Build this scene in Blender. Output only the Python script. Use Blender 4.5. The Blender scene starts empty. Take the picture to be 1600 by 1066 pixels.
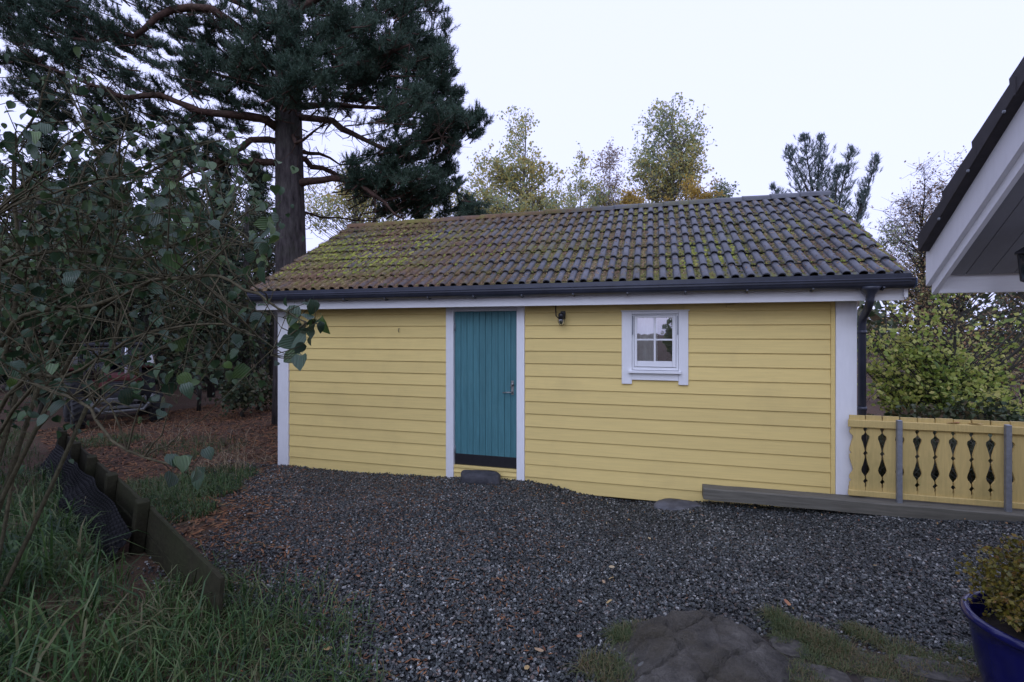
import bpy, bmesh, math, random
import numpy as np
from mathutils import Vector, Matrix, noise as mnoise
random.seed(7); RNG = np.random.default_rng(7)
R = math.radians
scene = bpy.context.scene
C = scene.collection

# ------------------------------------------------------------------ camera, sky, sun, exposure
EYE = 1.75; FPX = 765.0; CX = 800.0; HY = 519.0          # photo is 1600 px wide, horizon at y = 519
YAW = math.atan2(765.0, 2641.0)
cam = bpy.data.cameras.new('camera'); cam_o = bpy.data.objects.new('camera', cam); C.objects.link(cam_o)
cam_o.location = (0, 0, EYE); cam_o.rotation_euler = (math.pi/2, 0, YAW)
cam.sensor_width = 36.0; cam.lens = 36.0*FPX/1600.0; cam.shift_y = -14.0/1600.0
cam.clip_start = 0.05; cam.clip_end = 2000
scene.camera = cam_o

world = bpy.data.worlds.new('World'); scene.world = world; world.use_nodes = True
wn = world.node_tree.nodes; wl = world.node_tree.links
bg = wn['Background']
sky = wn.new('ShaderNodeTexSky'); sky.sky_type = 'NISHITA'; sky.sun_disc = False
SUN_EL, SUN_AZ = R(34), R(-176)
sky.sun_elevation = SUN_EL; sky.sun_rotation = SUN_AZ
sky.air_density = 1.0; sky.dust_density = 4.0
scl = wn.new('ShaderNodeVectorMath'); scl.operation = 'SCALE'; scl.inputs['Scale'].default_value = 0.10
wl.new(sky.outputs[0], scl.inputs[0])
mixw = wn.new('ShaderNodeMix'); mixw.data_type = 'RGBA'
mixw.inputs['Factor'].default_value = 0.86                 # closed cloud cover in front of the clear sky
wl.new(scl.outputs[0], mixw.inputs[6]); mixw.inputs[7].default_value = (1.02, 1.08, 1.66, 1)
wl.new(mixw.outputs[2], bg.inputs['Color']); bg.inputs['Strength'].default_value = 1.0

sun = bpy.data.lights.new('sun', 'SUN'); sun.energy = 1.0; sun.angle = R(55); sun.color = (0.60, 0.75, 1.0)
sun_o = bpy.data.objects.new('sun', sun); C.objects.link(sun_o)
sd = Vector((math.sin(SUN_AZ)*math.cos(SUN_EL), math.cos(SUN_AZ)*math.cos(SUN_EL), math.sin(SUN_EL)))
sun_o.rotation_euler = sd.to_track_quat('Z', 'Y').to_euler(); sun_o.location = sd*40

scene.render.engine = 'CYCLES'
scene.view_settings.view_transform = 'Standard'; scene.view_settings.look = 'None'
scene.view_settings.gamma = 1.0; scene.view_settings.exposure = 0.0
scene.view_settings.use_curve_mapping = False

# ------------------------------------------------------------------ projection helpers (pixel -> place)
RX, RY = math.cos(YAW), math.sin(YAW); FX, FY = -math.sin(YAW), math.cos(YAW)
def U(px, py, d):
    t = (px-CX)/FPX
    return Vector((d*(FX+t*RX), d*(FY+t*RY), EYE+d*(HY-py)/FPX))
def on_y(px, py, Y):
    t = (px-CX)/FPX
    return U(px, py, Y/(FY+t*RY))
def wx(px, Y): return on_y(px, HY, Y).x
def wz(px, py, Y): return on_y(px, py, Y).z
def on_ground(px, py, it=8):
    z = -0.1
    for _ in range(it):
        d = (EYE-z)*FPX/max(py-HY, 1.0); p = U(px, py, d); z = ground_z(p.x, p.y)
    return p
def sstep(a, b, x):
    t = min(1, max(0, (x-a)/(b-a))); return t*t*(3-2*t)

YW = 6.0
_prof = []
for px, py in ((300, 712), (437, 727), (500, 732), (560, 738), (640, 742), (700, 745), (760, 748), (820, 750), (860, 757), (900, 769),
               (940, 779), (980, 786), (1030, 786), (1100, 785), (1200, 792), (1337, 797), (1500, 803), (1620, 806)):
    p = on_y(px, py, YW-0.05); _prof.append((p.x, p.z))
_px = [a for a, b in _prof]; _pz = [b for a, b in _prof]
def ground_z(x, y):
    zw = float(np.interp(x, _px, _pz))
    w = sstep(2.2, 5.9, y)
    z0 = -0.02 - 0.05*sstep(-2, -6, x) if x < -2 else -0.02
    z = z0*(1-w)+zw*w
    if y > 7: z += -0.15*sstep(7, 14, y)
    if x < -7 : z += -0.06*sstep(-7, -12, x)
    if y > 8 and x < -5: z += 0.25*sstep(9, 13, y)*math.exp(-((x+9.5)/2.0)**2)
    z += 0.02*mnoise.noise(Vector((x*1.3, y*1.3, 0)))+0.008*mnoise.noise(Vector((x*5, y*5, 3)))
    return z

# ------------------------------------------------------------------ mesh helpers
class MB:
    def __init__(s): s.v = []; s.f = {}; s.n = 0
    def add(s, verts, faces):
        verts = np.asarray(verts, dtype=np.float32).reshape(-1, 3)
        faces = np.asarray(faces, dtype=np.int32); k = faces.shape[1]
        s.f.setdefault(k, []).append(faces+s.n); s.v.append(verts); s.n += len(verts)
    def add2(s, verts, *facesets):
        base = s.n
        s.v.append(np.asarray(verts, dtype=np.float32).reshape(-1, 3)); s.n += len(s.v[-1])
        for f in facesets:
            f = np.asarray(f, dtype=np.int32)
            if len(f): s.f.setdefault(f.shape[1], []).append(f+base)
    def box(s, x0, x1, y0, y1, z0, z1):
        v = [(x0,y0,z0),(x1,y0,z0),(x1,y1,z0),(x0,y1,z0),(x0,y0,z1),(x1,y0,z1),(x1,y1,z1),(x0,y1,z1)]
        s.add(v, [(0,3,2,1),(4,5,6,7),(0,1,5,4),(1,2,6,5),(2,3,7,6),(3,0,4,7)])
    def tube(s, pts, rad, sides=6, cap=True):
        pts = [Vector(p) for p in pts]; n = len(pts)
        if not hasattr(rad, '__len__'): rad = [rad]*n
        vs = []; up = None
        for i in range(n):
            t = (pts[min(i+1, n-1)]-pts[max(i-1, 0)])
            if t.length < 1e-9: t = Vector((0,0,1))
            t.normalize()
            if up is None: up = t.orthogonal().normalized()
            up = (up-t*up.dot(t))
            if up.length < 1e-6: up = t.orthogonal()
            up.normalize(); w = t.cross(up)
            for k in range(sides):
                a = 2*math.pi*k/sides
                vs.append(pts[i]+(up*math.cos(a)+w*math.sin(a))*rad[i])
        fs = []
        for i in range(n-1):
            for k in range(sides):
                k2 = (k+1) % sides
                fs.append((i*sides+k, i*sides+k2, (i+1)*sides+k2, (i+1)*sides+k))
        base = s.n
        s.add([tuple(v) for v in vs], fs)
        if cap and sides > 2:
            c0 = base; c1 = base+(n-1)*sides
            for k in range(1, sides-1):
                s.f.setdefault(3, []).append(np.array([[c0, c0+k+1, c0+k], [c1, c1+k, c1+k+1]], dtype=np.int32))
    def lathe(s, prof, sides=24, org=(0,0,0)):
        vs = []; fs = []; n = len(prof)
        for r, z in prof:
            for k in range(sides):
                a = 2*math.pi*k/sides; vs.append((org[0]+r*math.cos(a), org[1]+r*math.sin(a), org[2]+z))
        for i in range(n-1):
            for k in range(sides):
                k2 = (k+1) % sides; fs.append((i*sides+k, i*sides+k2, (i+1)*sides+k2, (i+1)*sides+k))
        s.add(vs, fs)
    def mesh(s, name, mat=None, smooth=False):
        me = bpy.data.meshes.new(name)
        V = np.concatenate(s.v) if s.v else np.zeros((0,3), np.float32)
        loops = []; starts = []; pos = 0
        for k, lst in s.f.items():
            a = np.concatenate(lst); loops.append(a.ravel()); m = len(a)
            starts.append(pos+np.arange(m, dtype=np.int32)*k); pos += m*k
        L = np.concatenate(loops).astype(np.int32); S = np.concatenate(starts).astype(np.int32)
        me.vertices.add(len(V)); me.vertices.foreach_set('co', V.ravel())
        me.loops.add(len(L)); me.loops.foreach_set('vertex_index', L)
        me.polygons.add(len(S)); me.polygons.foreach_set('loop_start', S)
        me.update(calc_edges=True); me.validate()
        me.polygons.foreach_set('use_smooth', np.full(len(me.polygons), bool(smooth), dtype=bool))
        if mat: me.materials.append(mat)
        return me
    def build(s, name, mat, parent=None, smooth=False, kind=None, loc=None):
        return link(name, s.mesh(name, mat, smooth), parent, kind, loc)

def link(name, me, parent=None, kind=None, loc=None):
    o = bpy.data.objects.new(name, me); C.objects.link(o)
    if parent is not None:
        o.parent = parent
    if loc is not None: o.location = loc
    if kind: o['kind'] = kind
    return o
def thing(name, label, cat, group=None, loc=(0,0,0), rz=0):
    o = bpy.data.objects.new(name, None); C.objects.link(o); o.location = loc; o.rotation_euler = (0,0,rz)
    o.empty_display_size = 0.1
    return tag(o, label, cat, group)
def tag(o, label, cat, group=None):
    o['label'] = label; o['category'] = cat
    if group: o['group'] = group
    return o
def bbox(name, x0, x1, y0, y1, z0, z1, mat, parent=None, bev=0.003, kind=None):
    bm = bmesh.new(); bmesh.ops.create_cube(bm, size=1)
    for v in bm.verts:
        v.co = Vector(((x0+x1)/2+v.co.x*(x1-x0), (y0+y1)/2+v.co.y*(y1-y0), (z0+z1)/2+v.co.z*(z1-z0)))
    if bev:
        bmesh.ops.bevel(bm, geom=list(bm.edges), offset=min(bev, (x1-x0)/3, (y1-y0)/3, (z1-z0)/3), segments=1, affect='EDGES')
    me = bpy.data.meshes.new(name); bm.to_mesh(me); bm.free(); me.materials.append(mat)
    return link(name, me, parent, kind)
def prism(name, poly, axis_vec, mat, parent=None, kind=None, bev=0.0):
    """poly: 3D points of one face, extruded by axis_vec"""
    bm = bmesh.new(); vs = [bm.verts.new(p) for p in poly]; f = bm.faces.new(vs)
    r = bmesh.ops.extrude_face_region(bm, geom=[f])
    for e in r['geom']:
        if isinstance(e, bmesh.types.BMVert): e.co += Vector(axis_vec)
    bmesh.ops.recalc_face_normals(bm, faces=list(bm.faces))
    if bev: bmesh.ops.bevel(bm, geom=list(bm.edges), offset=bev, segments=1, affect='EDGES')
    me = bpy.data.meshes.new(name); bm.to_mesh(me); bm.free(); me.materials.append(mat)
    return link(name, me, parent, kind)

# ------------------------------------------------------------------ materials
def newmat(name):
    m = bpy.data.materials.new(name); m.use_nodes = True
    return m, m.node_tree.nodes, m.node_tree.links, m.node_tree.nodes['Principled BSDF']
def nnoise(N, L, vec, scale, detail=4, rough=0.6):
    n = N.new('ShaderNodeTexNoise'); n.inputs['Scale'].default_value = scale
    n.inputs['Detail'].default_value = detail; n.inputs['Roughness'].default_value = rough
    if vec is not None: L.new(vec, n.inputs['Vector'])
    return n
def ramp(N, L, fac, stops):
    r = N.new('ShaderNodeValToRGB'); e = r.color_ramp.elements
    while len(e) > 1: e.remove(e[-1])
    e[0].position = stops[0][0]; e[0].color = (*stops[0][1], 1)
    for p, c in stops[1:]:
        k = e.new(p); k.color = (*c, 1)
    L.new(fac, r.inputs[0]); return r
def g3(v): return (v, v, v)
def mapr(N, L, fac, a, b, c=0.0, d=1.0):
    m = N.new('ShaderNodeMapRange'); L.new(fac, m.inputs['Value'])
    m.inputs['From Min'].default_value = a; m.inputs['From Max'].default_value = b
    m.inputs['To Min'].default_value = c; m.inputs['To Max'].default_value = d
    return m
def mixc(N, L, fac, a, b, mode='MIX'):
    m = N.new('ShaderNodeMix'); m.data_type = 'RGBA'; m.blend_type = mode
    for s, i in ((fac, 0), (a, 6), (b, 7)):
        if isinstance(s, (int, float)): m.inputs[i].default_value = s
        elif isinstance(s, tuple): m.inputs[i].default_value = (*s, 1)
        else: L.new(s, m.inputs[i])
    return m
def mth(N, L, op, a, b=None, clamp=False):
    m = N.new('ShaderNodeMath'); m.operation = op; m.use_clamp = clamp
    for i, s in enumerate((a, b)):
        if s is None: continue
        if isinstance(s, (int, float)): m.inputs[i].default_value = s
        else: L.new(s, m.inputs[i])
    return m
def bump(N, L, b, h, strength=0.3, dist=0.01):
    k = N.new('ShaderNodeBump'); k.inputs['Strength'].default_value = strength; k.inputs['Distance'].default_value = dist
    L.new(h, k.inputs['Height']); L.new(k.outputs[0], b.inputs['Normal'])
def wpos(N): return N.new('ShaderNodeNewGeometry').outputs['Position']
def scaled(N, L, vec, s):
    m = N.new('ShaderNodeVectorMath'); m.operation = 'MULTIPLY'; L.new(vec, m.inputs[0]); m.inputs[1].default_value = s
    return m.outputs[0]

def paint(name, col, rough=0.5, grain=(3, 60, 60), dirt=0.25, dirtcol=(0.12, 0.11, 0.07), bstr=0.25, var=0.12, spec=0.3):
    m, N, L, b = newmat(name); p = wpos(N)
    n1 = nnoise(N, L, scaled(N, L, p, grain), 1.0, 5)
    n2 = nnoise(N, L, p, 1.3, 5, 0.65)
    c1 = tuple(min(1, c*(1+var)) for c in col); c0 = tuple(c*(1-var) for c in col)
    r = ramp(N, L, n1.outputs[0], [(0.25, c0), (0.75, c1)])
    oi = N.new('ShaderNodeObjectInfo')
    v = mapr(N, L, oi.outputs['Random'], 0, 1, 0.93, 1.05)
    hs = N.new('ShaderNodeHueSaturation'); L.new(r.outputs[0], hs.inputs['Color']); L.new(v.outputs[0], hs.inputs['Value'])
    d = mapr(N, L, n2.outputs[0], 0.52, 0.8, 0, dirt)
    mx = mixc(N, L, d.outputs[0], hs.outputs[0], dirtcol)
    L.new(mx.outputs[2], b.inputs['Base Color']); b.inputs['Roughness'].default_value = rough
    b.inputs['Specular IOR Level'].default_value = spec
    bump(N, L, b, n1.outputs[0], bstr, 0.003)
    return m
def plain(name, col, rough=0.5, metal=0.0, var=0.2, sc=20, bstr=0.1):
    m, N, L, b = newmat(name); n = nnoise(N, L, wpos(N), sc, 4)
    r = ramp(N, L, n.outputs[0], [(0.3, tuple(c*(1-var) for c in col)), (0.7, tuple(min(1, c*(1+var)) for c in col))])
    L.new(r.outputs[0], b.inputs['Base Color']); b.inputs['Roughness'].default_value = rough; b.inputs['Metallic'].default_value = metal
    bump(N, L, b, n.outputs[0], bstr, 0.004)
    return m
def leafmat(name, cols, rough=0.5, trans=0.25, posscale=0.6, island=True, spec=0.4):
    """cols: list of colours spread at random over the leaves, drifting through the crown"""
    m, N, L, b = newmat(name)
    if island: rnd = N.new('ShaderNodeNewGeometry').outputs['Random Per Island']
    else: rnd = N.new('ShaderNodeObjectInfo').outputs['Random']
    n = nnoise(N, L, wpos(N), posscale, 3)
    nm = mapr(N, L, n.outputs[0], 0.3, 0.7, -0.35, 0.35)
    f = mth(N, L, 'ADD', rnd, nm.outputs[0], clamp=True)
    k = len(cols)
    r = ramp(N, L, f.outputs[0], [(i/max(1, k-1), c) for i, c in enumerate(cols)])
    L.new(r.outputs[0], b.inputs['Base Color']); b.inputs['Roughness'].default_value = rough
    b.inputs['Specular IOR Level'].default_value = spec
    if trans > 0:
        out = N['Material Output']; tr = N.new('ShaderNodeBsdfTranslucent'); L.new(r.outputs[0], tr.inputs['Color'])
        mx = N.new('ShaderNodeMixShader'); mx.inputs[0].default_value = trans
        L.new(b.outputs[0], mx.inputs[1]); L.new(tr.outputs[0], mx.inputs[2]); L.new(mx.outputs[0], out.inputs['Surface'])
    return m
def bark(name, c0, c1, sc=(14, 14, 3), bstr=0.8):
    m, N, L, b = newmat(name); p = wpos(N)
    n = nnoise(N, L, scaled(N, L, p, sc), 1.0, 6, 0.65); n2 = nnoise(N, L, p, 2.0, 3)
    r = ramp(N, L, n.outputs[0], [(0.3, c0), (0.7, c1)])
    mx = mixc(N, L, mapr(N, L, n2.outputs[0], 0.45, 0.75, 0, 0.35).outputs[0], r.outputs[0], (0.06, 0.07, 0.04))
    L.new(mx.outputs[2], b.inputs['Base Color']); b.inputs['Roughness'].default_value = 0.9
    b.inputs['Specular IOR Level'].default_value = 0.15
    bump(N, L, b, n.outputs[0], bstr, 0.03)
    return m

M = {}
M['yellow'] = paint('yellow_paint', (0.74, 0.57, 0.215), 0.6, (2.5, 40, 60), 0.30, (0.46, 0.35, 0.15), 0.3, 0.07)
M['yellow_fence'] = paint('fence_yellow_paint', (0.57, 0.43, 0.165), 0.65, (60, 60, 5), 0.65, (0.22, 0.20, 0.07), 0.3, 0.12)
M['white'] = paint('white_paint', (0.77, 0.77, 0.78), 0.5, (30, 30, 6), 0.18, (0.35, 0.36, 0.36), 0.15, 0.04)
M['white_h'] = paint('white_paint_boards', (0.77, 0.77, 0.78), 0.5, (4, 30, 60), 0.15, (0.35, 0.36, 0.36), 0.15, 0.04)
M['soffit'] = paint('soffit_shade_paint', (0.25, 0.25, 0.26), 0.6, (30, 4, 30), 0.2, (0.25, 0.25, 0.25), 0.15, 0.05)  # darkened paint: the shade under the roof overhang is in this colour
M['teal'] = paint('teal_paint', (0.066, 0.188, 0.21), 0.5, (70, 70, 4), 0.35, (0.13, 0.29, 0.29), 0.3, 0.22)
M['black_metal'] = plain('black_metal', (0.012, 0.012, 0.015), 0.4, 0.0, 0.3)
M['dark_wood'] = plain('dark_brown_wood', (0.05, 0.035, 0.02), 0.8)  # plain dark brown wood for wall core, roof deck and shed soffit
M['gutter'] = plain('anthracite_gutter', (0.030, 0.034, 0.050), 0.38, 0.0, 0.25, 6, 0.05)
M['gutter_end'] = plain('bare_gutter_end', (0.18, 0.24, 0.36), 0.25, 0.3, 0.3, 30, 0.05)
M['galv'] = plain('galvanised_steel', (0.26, 0.28, 0.31), 0.55, 0.5, 0.15, 25)
M['brass'] = plain('worn_steel', (0.30, 0.30, 0.29), 0.4, 0.7, 0.3, 60)
M['grey_timber'] = paint('weathered_timber', (0.15, 0.142, 0.115), 0.85, (3, 50, 50), 0.5, (0.07, 0.075, 0.055), 0.6, 0.3, 0.15)
M['mossy_timber'] = paint('mossy_timber', (0.032, 0.030, 0.018), 0.9, (6, 40, 40), 0.6, (0.035, 0.045, 0.018), 0.6, 0.35, 0.1)
M['membrane'] = plain('black_membrane', (0.006, 0.006, 0.007), 0.6, 0.0, 0.2, 8, 0.05)
M['membrane'].node_tree.nodes['Principled BSDF'].inputs['Specular IOR Level'].default_value = 0.18
M['plastic_black'] = plain('black_plastic', (0.02, 0.02, 0.024), 0.45)
M['stone'] = plain('grey_stone', (0.085, 0.085, 0.09), 0.85, 0, 0.5, 7, 0.6)
M['dark_stone'] = plain('dark_step_stone', (0.05, 0.05, 0.056), 0.8, 0, 0.4, 14, 0.6)
M['paving'] = plain('paving_stone_dark', (0.062, 0.057, 0.047), 0.9, 0, 0.55, 30, 0.9)
M['pine_bark'] = bark('pine_bark', (0.018, 0.015, 0.015), (0.095, 0.082, 0.080))
M['pine_limb'] = bark('pine_limb_bark', (0.030, 0.018, 0.015), (0.11, 0.065, 0.05), (10, 10, 10))
M['dark_bark'] = bark('dark_bark', (0.02, 0.018, 0.015), (0.065, 0.058, 0.05))
M['grey_bark'] = bark('grey_bark', (0.08, 0.075, 0.07), (0.26, 0.24, 0.23))
M['twig'] = bark('shrub_bark', (0.035, 0.03, 0.018), (0.11, 0.095, 0.055), (40, 40, 40), 0.3)
M['needle'] = leafmat('pine_needles', [(0.022, 0.052, 0.032), (0.046, 0.090, 0.056), (0.085, 0.135, 0.085)], 0.6, 0.12, 0.8)
M['needle_far'] = leafmat('far_pine_needles', [(0.06, 0.09, 0.085), (0.10, 0.14, 0.13), (0.14, 0.18, 0.16)], 0.6, 0.0, 0.6)
M['spruce'] = leafmat('spruce_needles', [(0.014, 0.030, 0.018), (0.028, 0.052, 0.030), (0.05, 0.075, 0.042)], 0.6, 0.0, 0.5)
M['leaf_aspen'] = leafmat('aspen_leaves', [(0.30, 0.38, 0.24), (0.36, 0.42, 0.23), (0.44, 0.45, 0.18), (0.55, 0.49, 0.16), (0.58, 0.45, 0.15)], 0.5, 0.6, 0.28)
M['leaf_green'] = leafmat('greenish_leaves', [(0.20, 0.26, 0.17), (0.26, 0.31, 0.19), (0.36, 0.36, 0.18)], 0.5, 0.45, 0.28)
M['leaf_gold'] = leafmat('golden_leaves', [(0.40, 0.30, 0.09), (0.52, 0.35, 0.07), (0.56, 0.40, 0.10)], 0.5, 0.5, 0.4)
M['leaf_pink'] = leafmat('faded_birch_leaves', [(0.32, 0.25, 0.20), (0.40, 0.31, 0.22), (0.34, 0.25, 0.20)], 0.6, 0.3, 0.4)
M['leaf_russet'] = leafmat('russet_leaves', [(0.20, 0.11, 0.06), (0.32, 0.18, 0.08), (0.30, 0.24, 0.10), (0.22, 0.22, 0.08)], 0.6, 0.3, 0.4)
M['leaf_lime'] = leafmat('lime_leaves', [(0.14, 0.21, 0.05), (0.28, 0.36, 0.07), (0.42, 0.46, 0.11), (0.58, 0.55, 0.18)], 0.45, 0.5, 1.2)
M['leaf_thicket'] = leafmat('thicket_leaves', [(0.028, 0.048, 0.022), (0.05, 0.075, 0.032), (0.075, 0.085, 0.035), (0.10, 0.065, 0.035)], 0.6, 0.2, 0.6)
M['leaf_pot'] = leafmat('box_leaves', [(0.09, 0.085, 0.015), (0.15, 0.14, 0.02), (0.23, 0.18, 0.03), (0.20, 0.11, 0.03)], 0.45, 0.25, 4.0)
M['leaf_shrub'] = leafmat('shrub_leaves', [(0.016, 0.040, 0.018), (0.028, 0.062, 0.028), (0.036, 0.074, 0.034), (0.08, 0.14, 0.03)], 0.4, 0.2, 1.0, island=False, spec=0.55)
def blemish(m):
    N, L = m.node_tree.nodes, m.node_tree.links; b = N['Principled BSDF']; src = b.inputs['Base Color'].links[0].from_socket
    tc = N.new('ShaderNodeTexCoord'); n = nnoise(N, L, tc.outputs['Object'], 5.0, 4, .65); wv = N.new('ShaderNodeTexWave'); wv.inputs['Scale'].default_value = 2.2; wv.inputs['Distortion'].default_value = 1.5
    L.new(tc.outputs['Object'], wv.inputs['Vector'])
    c = mixc(N, L, mapr(N, L, n.outputs[0], .56, .70, 0, .55).outputs[0], src, (0.09, 0.065, 0.03))
    c2 = mixc(N, L, .35, c.outputs[2], ramp(N, L, wv.outputs['Fac'], [(0.0, g3(1.25)), (.25, g3(.9)), (1, g3(.8))]).outputs[0], 'MULTIPLY')
    L.new(c2.outputs[2], b.inputs['Base Color']); bump(N, L, b, wv.outputs['Fac'], .25, .02)
blemish(M['leaf_shrub'])
M['grass'] = leafmat('grass_blades', [(0.010, 0.030, 0.007), (0.026, 0.068, 0.014), (0.055, 0.115, 0.028), (0.10, 0.16, 0.05), (0.13, 0.12, 0.055)], 0.5, 0.25, 1.5)
M['grass_dry'] = leafmat('dry_grass', [(0.055, 0.085, 0.028), (0.09, 0.12, 0.04), (0.13, 0.12, 0.05), (0.17, 0.12, 0.06)], 0.6, 0.2, 2.0)
M['straw'] = leafmat('straw', [(0.26, 0.20, 0.12), (0.36, 0.28, 0.17)], 0.6, 0.2, 2.0)
M['litter'] = leafmat('needle_litter', [(0.05, 0.025, 0.012), (0.15, 0.058, 0.024), (0.25, 0.115, 0.045), (0.12, 0.07, 0.03)], 0.8, 0.0, 1.0)
M['fallen'] = leafmat('fallen_leaves', [(0.34, 0.25, 0.10), (0.32, 0.16, 0.07), (0.22, 0.09, 0.05), (0.34, 0.27, 0.16)], 0.55, 0.1, 3.0, island=True)
M['fallen_big'] = leafmat('big_fallen_leaves', [(0.46, 0.33, 0.14), (0.42, 0.20, 0.08), (0.32, 0.13, 0.07), (0.45, 0.35, 0.20)], 0.5, 0.1, 3.0, island=False)
M['moss'] = leafmat('moss', [(0.022, 0.024, 0.008), (0.07, 0.075, 0.014), (0.15, 0.14, 0.028), (0.20, 0.15, 0.06)], 0.9, 0.0, 2.0)
M['moss_bright'] = leafmat('bright_moss', [(0.10, 0.12, 0.02), (0.20, 0.22, 0.03), (0.29, 0.28, 0.06)], 0.9, 0.0, 2.0)
M['blue_pot'] = plain('cobalt_glaze', (0.007, 0.008, 0.070), 0.16, 0.0, 0.25, 5, 0.04)
M['soil'] = plain('soil', (0.03, 0.022, 0.016), 0.95, 0, 0.5, 30, 0.8)
M['red_paint'] = paint('faded_red_paint', (0.085, 0.02, 0.018), 0.45, (8, 8, 8), 0.4, (0.10, 0.05, 0.04), 0.1, 0.2)
M['tyre'] = plain('tyre_rubber', (0.014, 0.014, 0.015), 0.85)
M['steel_dull'] = plain('dull_steel', (0.13, 0.135, 0.13), 0.55, 0.4, 0.3, 12)
M['lamp_glass'] = plain('headlight_glass', (0.72, 0.75, 0.8), 0.15, 0.2, 0.1)
M['house_tile'] = plain('house_tile_black', (0.022, 0.018, 0.020), 0.6, 0, 0.35, 18, 0.3)
M['curtain'] = plain('grey_curtain', (0.75, 0.77, 0.70), 0.9, 0, 0.12, 6)
M['interior'] = plain('interior_panel', (0.30, 0.28, 0.24), 0.9)

def glassmat(name, tint=(0.9, 0.95, 1.0), refl=0.35):
    m, N, L, b = newmat(name); out = N['Material Output']
    tr = N.new('ShaderNodeBsdfTransparent'); tr.inputs[0].default_value = (*tint, 1)
    gl = N.new('ShaderNodeBsdfGlossy'); gl.inputs['Roughness'].default_value = 0.02
    lw = N.new('ShaderNodeLayerWeight'); lw.inputs[0].default_value = 0.35
    f = mapr(N, L, lw.outputs['Fresnel'], 0, 1, refl, 1.0)
    n = nnoise(N, L, wpos(N), 5, 2); bm_ = N.new('ShaderNodeBump'); bm_.inputs['Strength'].default_value = 0.06; bm_.inputs['Distance'].default_value = 0.01
    L.new(n.outputs[0], bm_.inputs['Height']); L.new(bm_.outputs[0], gl.inputs['Normal'])
    mx = N.new('ShaderNodeMixShader'); L.new(f.outputs[0], mx.inputs[0]); L.new(tr.outputs[0], mx.inputs[1]); L.new(gl.outputs[0], mx.inputs[2])
    L.new(mx.outputs[0], out.inputs['Surface']); return m
M['glass'] = glassmat('window_glass', (0.85, 0.9, 0.92), 0.46)
M['glass_dark'] = glassmat('cab_glass', (0.35, 0.4, 0.42), 0.07)

# roof tile: slate-coloured concrete with moss and brown needle litter lying in the pans
def tilemat():
    m, N, L, b = newmat('roof_tile_concrete'); p = wpos(N)
    at = N.new('ShaderNodeAttribute'); at.attribute_name = 'pan'; pan = at.outputs['Fac']
    sx = N.new('ShaderNodeSeparateXYZ'); L.new(p, sx.inputs[0])
    left = mapr(N, L, sx.outputs[0], 1.0, -4.0, 0, 1)
    n1 = nnoise(N, L, p, 1.1, 4, 0.6); n2 = nnoise(N, L, p, 9.0, 5, 0.7); n3 = nnoise(N, L, p, 60, 3)
    base = ramp(N, L, n2.outputs[0], [(0.3, (0.052, 0.054, 0.062)), (0.7, (0.105, 0.109, 0.125))])
    oi = N.new('ShaderNodeObjectInfo'); v = mapr(N, L, oi.outputs['Random'], 0, 1, 0.8, 1.15)
    hs = N.new('ShaderNodeHueSaturation'); L.new(base.outputs[0], hs.inputs['Color']); L.new(v.outputs[0], hs.inputs['Value'])
    a = mth(N, L, 'MULTIPLY', left.outputs[0], 0.34); c = mth(N, L, 'MULTIPLY', pan, 0.36)
    s1 = mth(N, L, 'ADD', a.outputs[0], c.outputs[0]); s2 = mth(N, L, 'MULTIPLY', n1.outputs[0], 0.7); s3 = mth(N, L, 'MULTIPLY', n2.outputs[0], 0.5)
    s = mth(N, L, 'ADD', mth(N, L, 'ADD', s1.outputs[0], s2.outputs[0]).outputs[0], s3.outputs[0])
    mask = mapr(N, L, s.outputs[0], 0.74, 1.0)
    tint = mth(N, L, 'ADD', mth(N, L, 'MULTIPLY', left.outputs[0], 0.45).outputs[0], mth(N, L, 'MULTIPLY', n2.outputs[0], 0.6).outputs[0])
    mossc = ramp(N, L, tint.outputs[0], [(0.2, (0.045, 0.045, 0.014)), (0.48, (0.10, 0.085, 0.025)), (0.6, (0.13, 0.075, 0.04)), (0.8, (0.17, 0.10, 0.055))])
    n4 = nnoise(N, L, p, 0.85, 4, 0.6); ng_ = mth(N, L, 'ADD', n4.outputs[0], mth(N, L, 'MULTIPLY', n2.outputs[0], 0.35).outputs[0])
    gm = mapr(N, L, ng_.outputs[0], 0.62, 0.78, 0, 0.85)
    moss2 = mixc(N, L, gm.outputs[0], mossc.outputs[0], (0.165, 0.16, 0.030))
    fine = mixc(N, L, 0.45, moss2.outputs[2], ramp(N, L, n3.outputs[0], [(0.3, g3(0.4)), (0.7, g3(1.4))]).outputs[0], 'MULTIPLY')
    col = mixc(N, L, mask.outputs[0], hs.outputs[0], fine.outputs[2])
    L.new(col.outputs[2], b.inputs['Base Color'])
    rr = mapr(N, L, mask.outputs[0], 0, 1, 0.48, 0.95); L.new(rr.outputs[0], b.inputs['Roughness'])
    h = mth(N, L, 'ADD', n3.outputs[0], mth(N, L, 'MULTIPLY', mask.outputs[0], 2.0).outputs[0])
    bump(N, L, b, h.outputs[0], 0.35, 0.008)
    return m
M['tile'] = tilemat()

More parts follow.
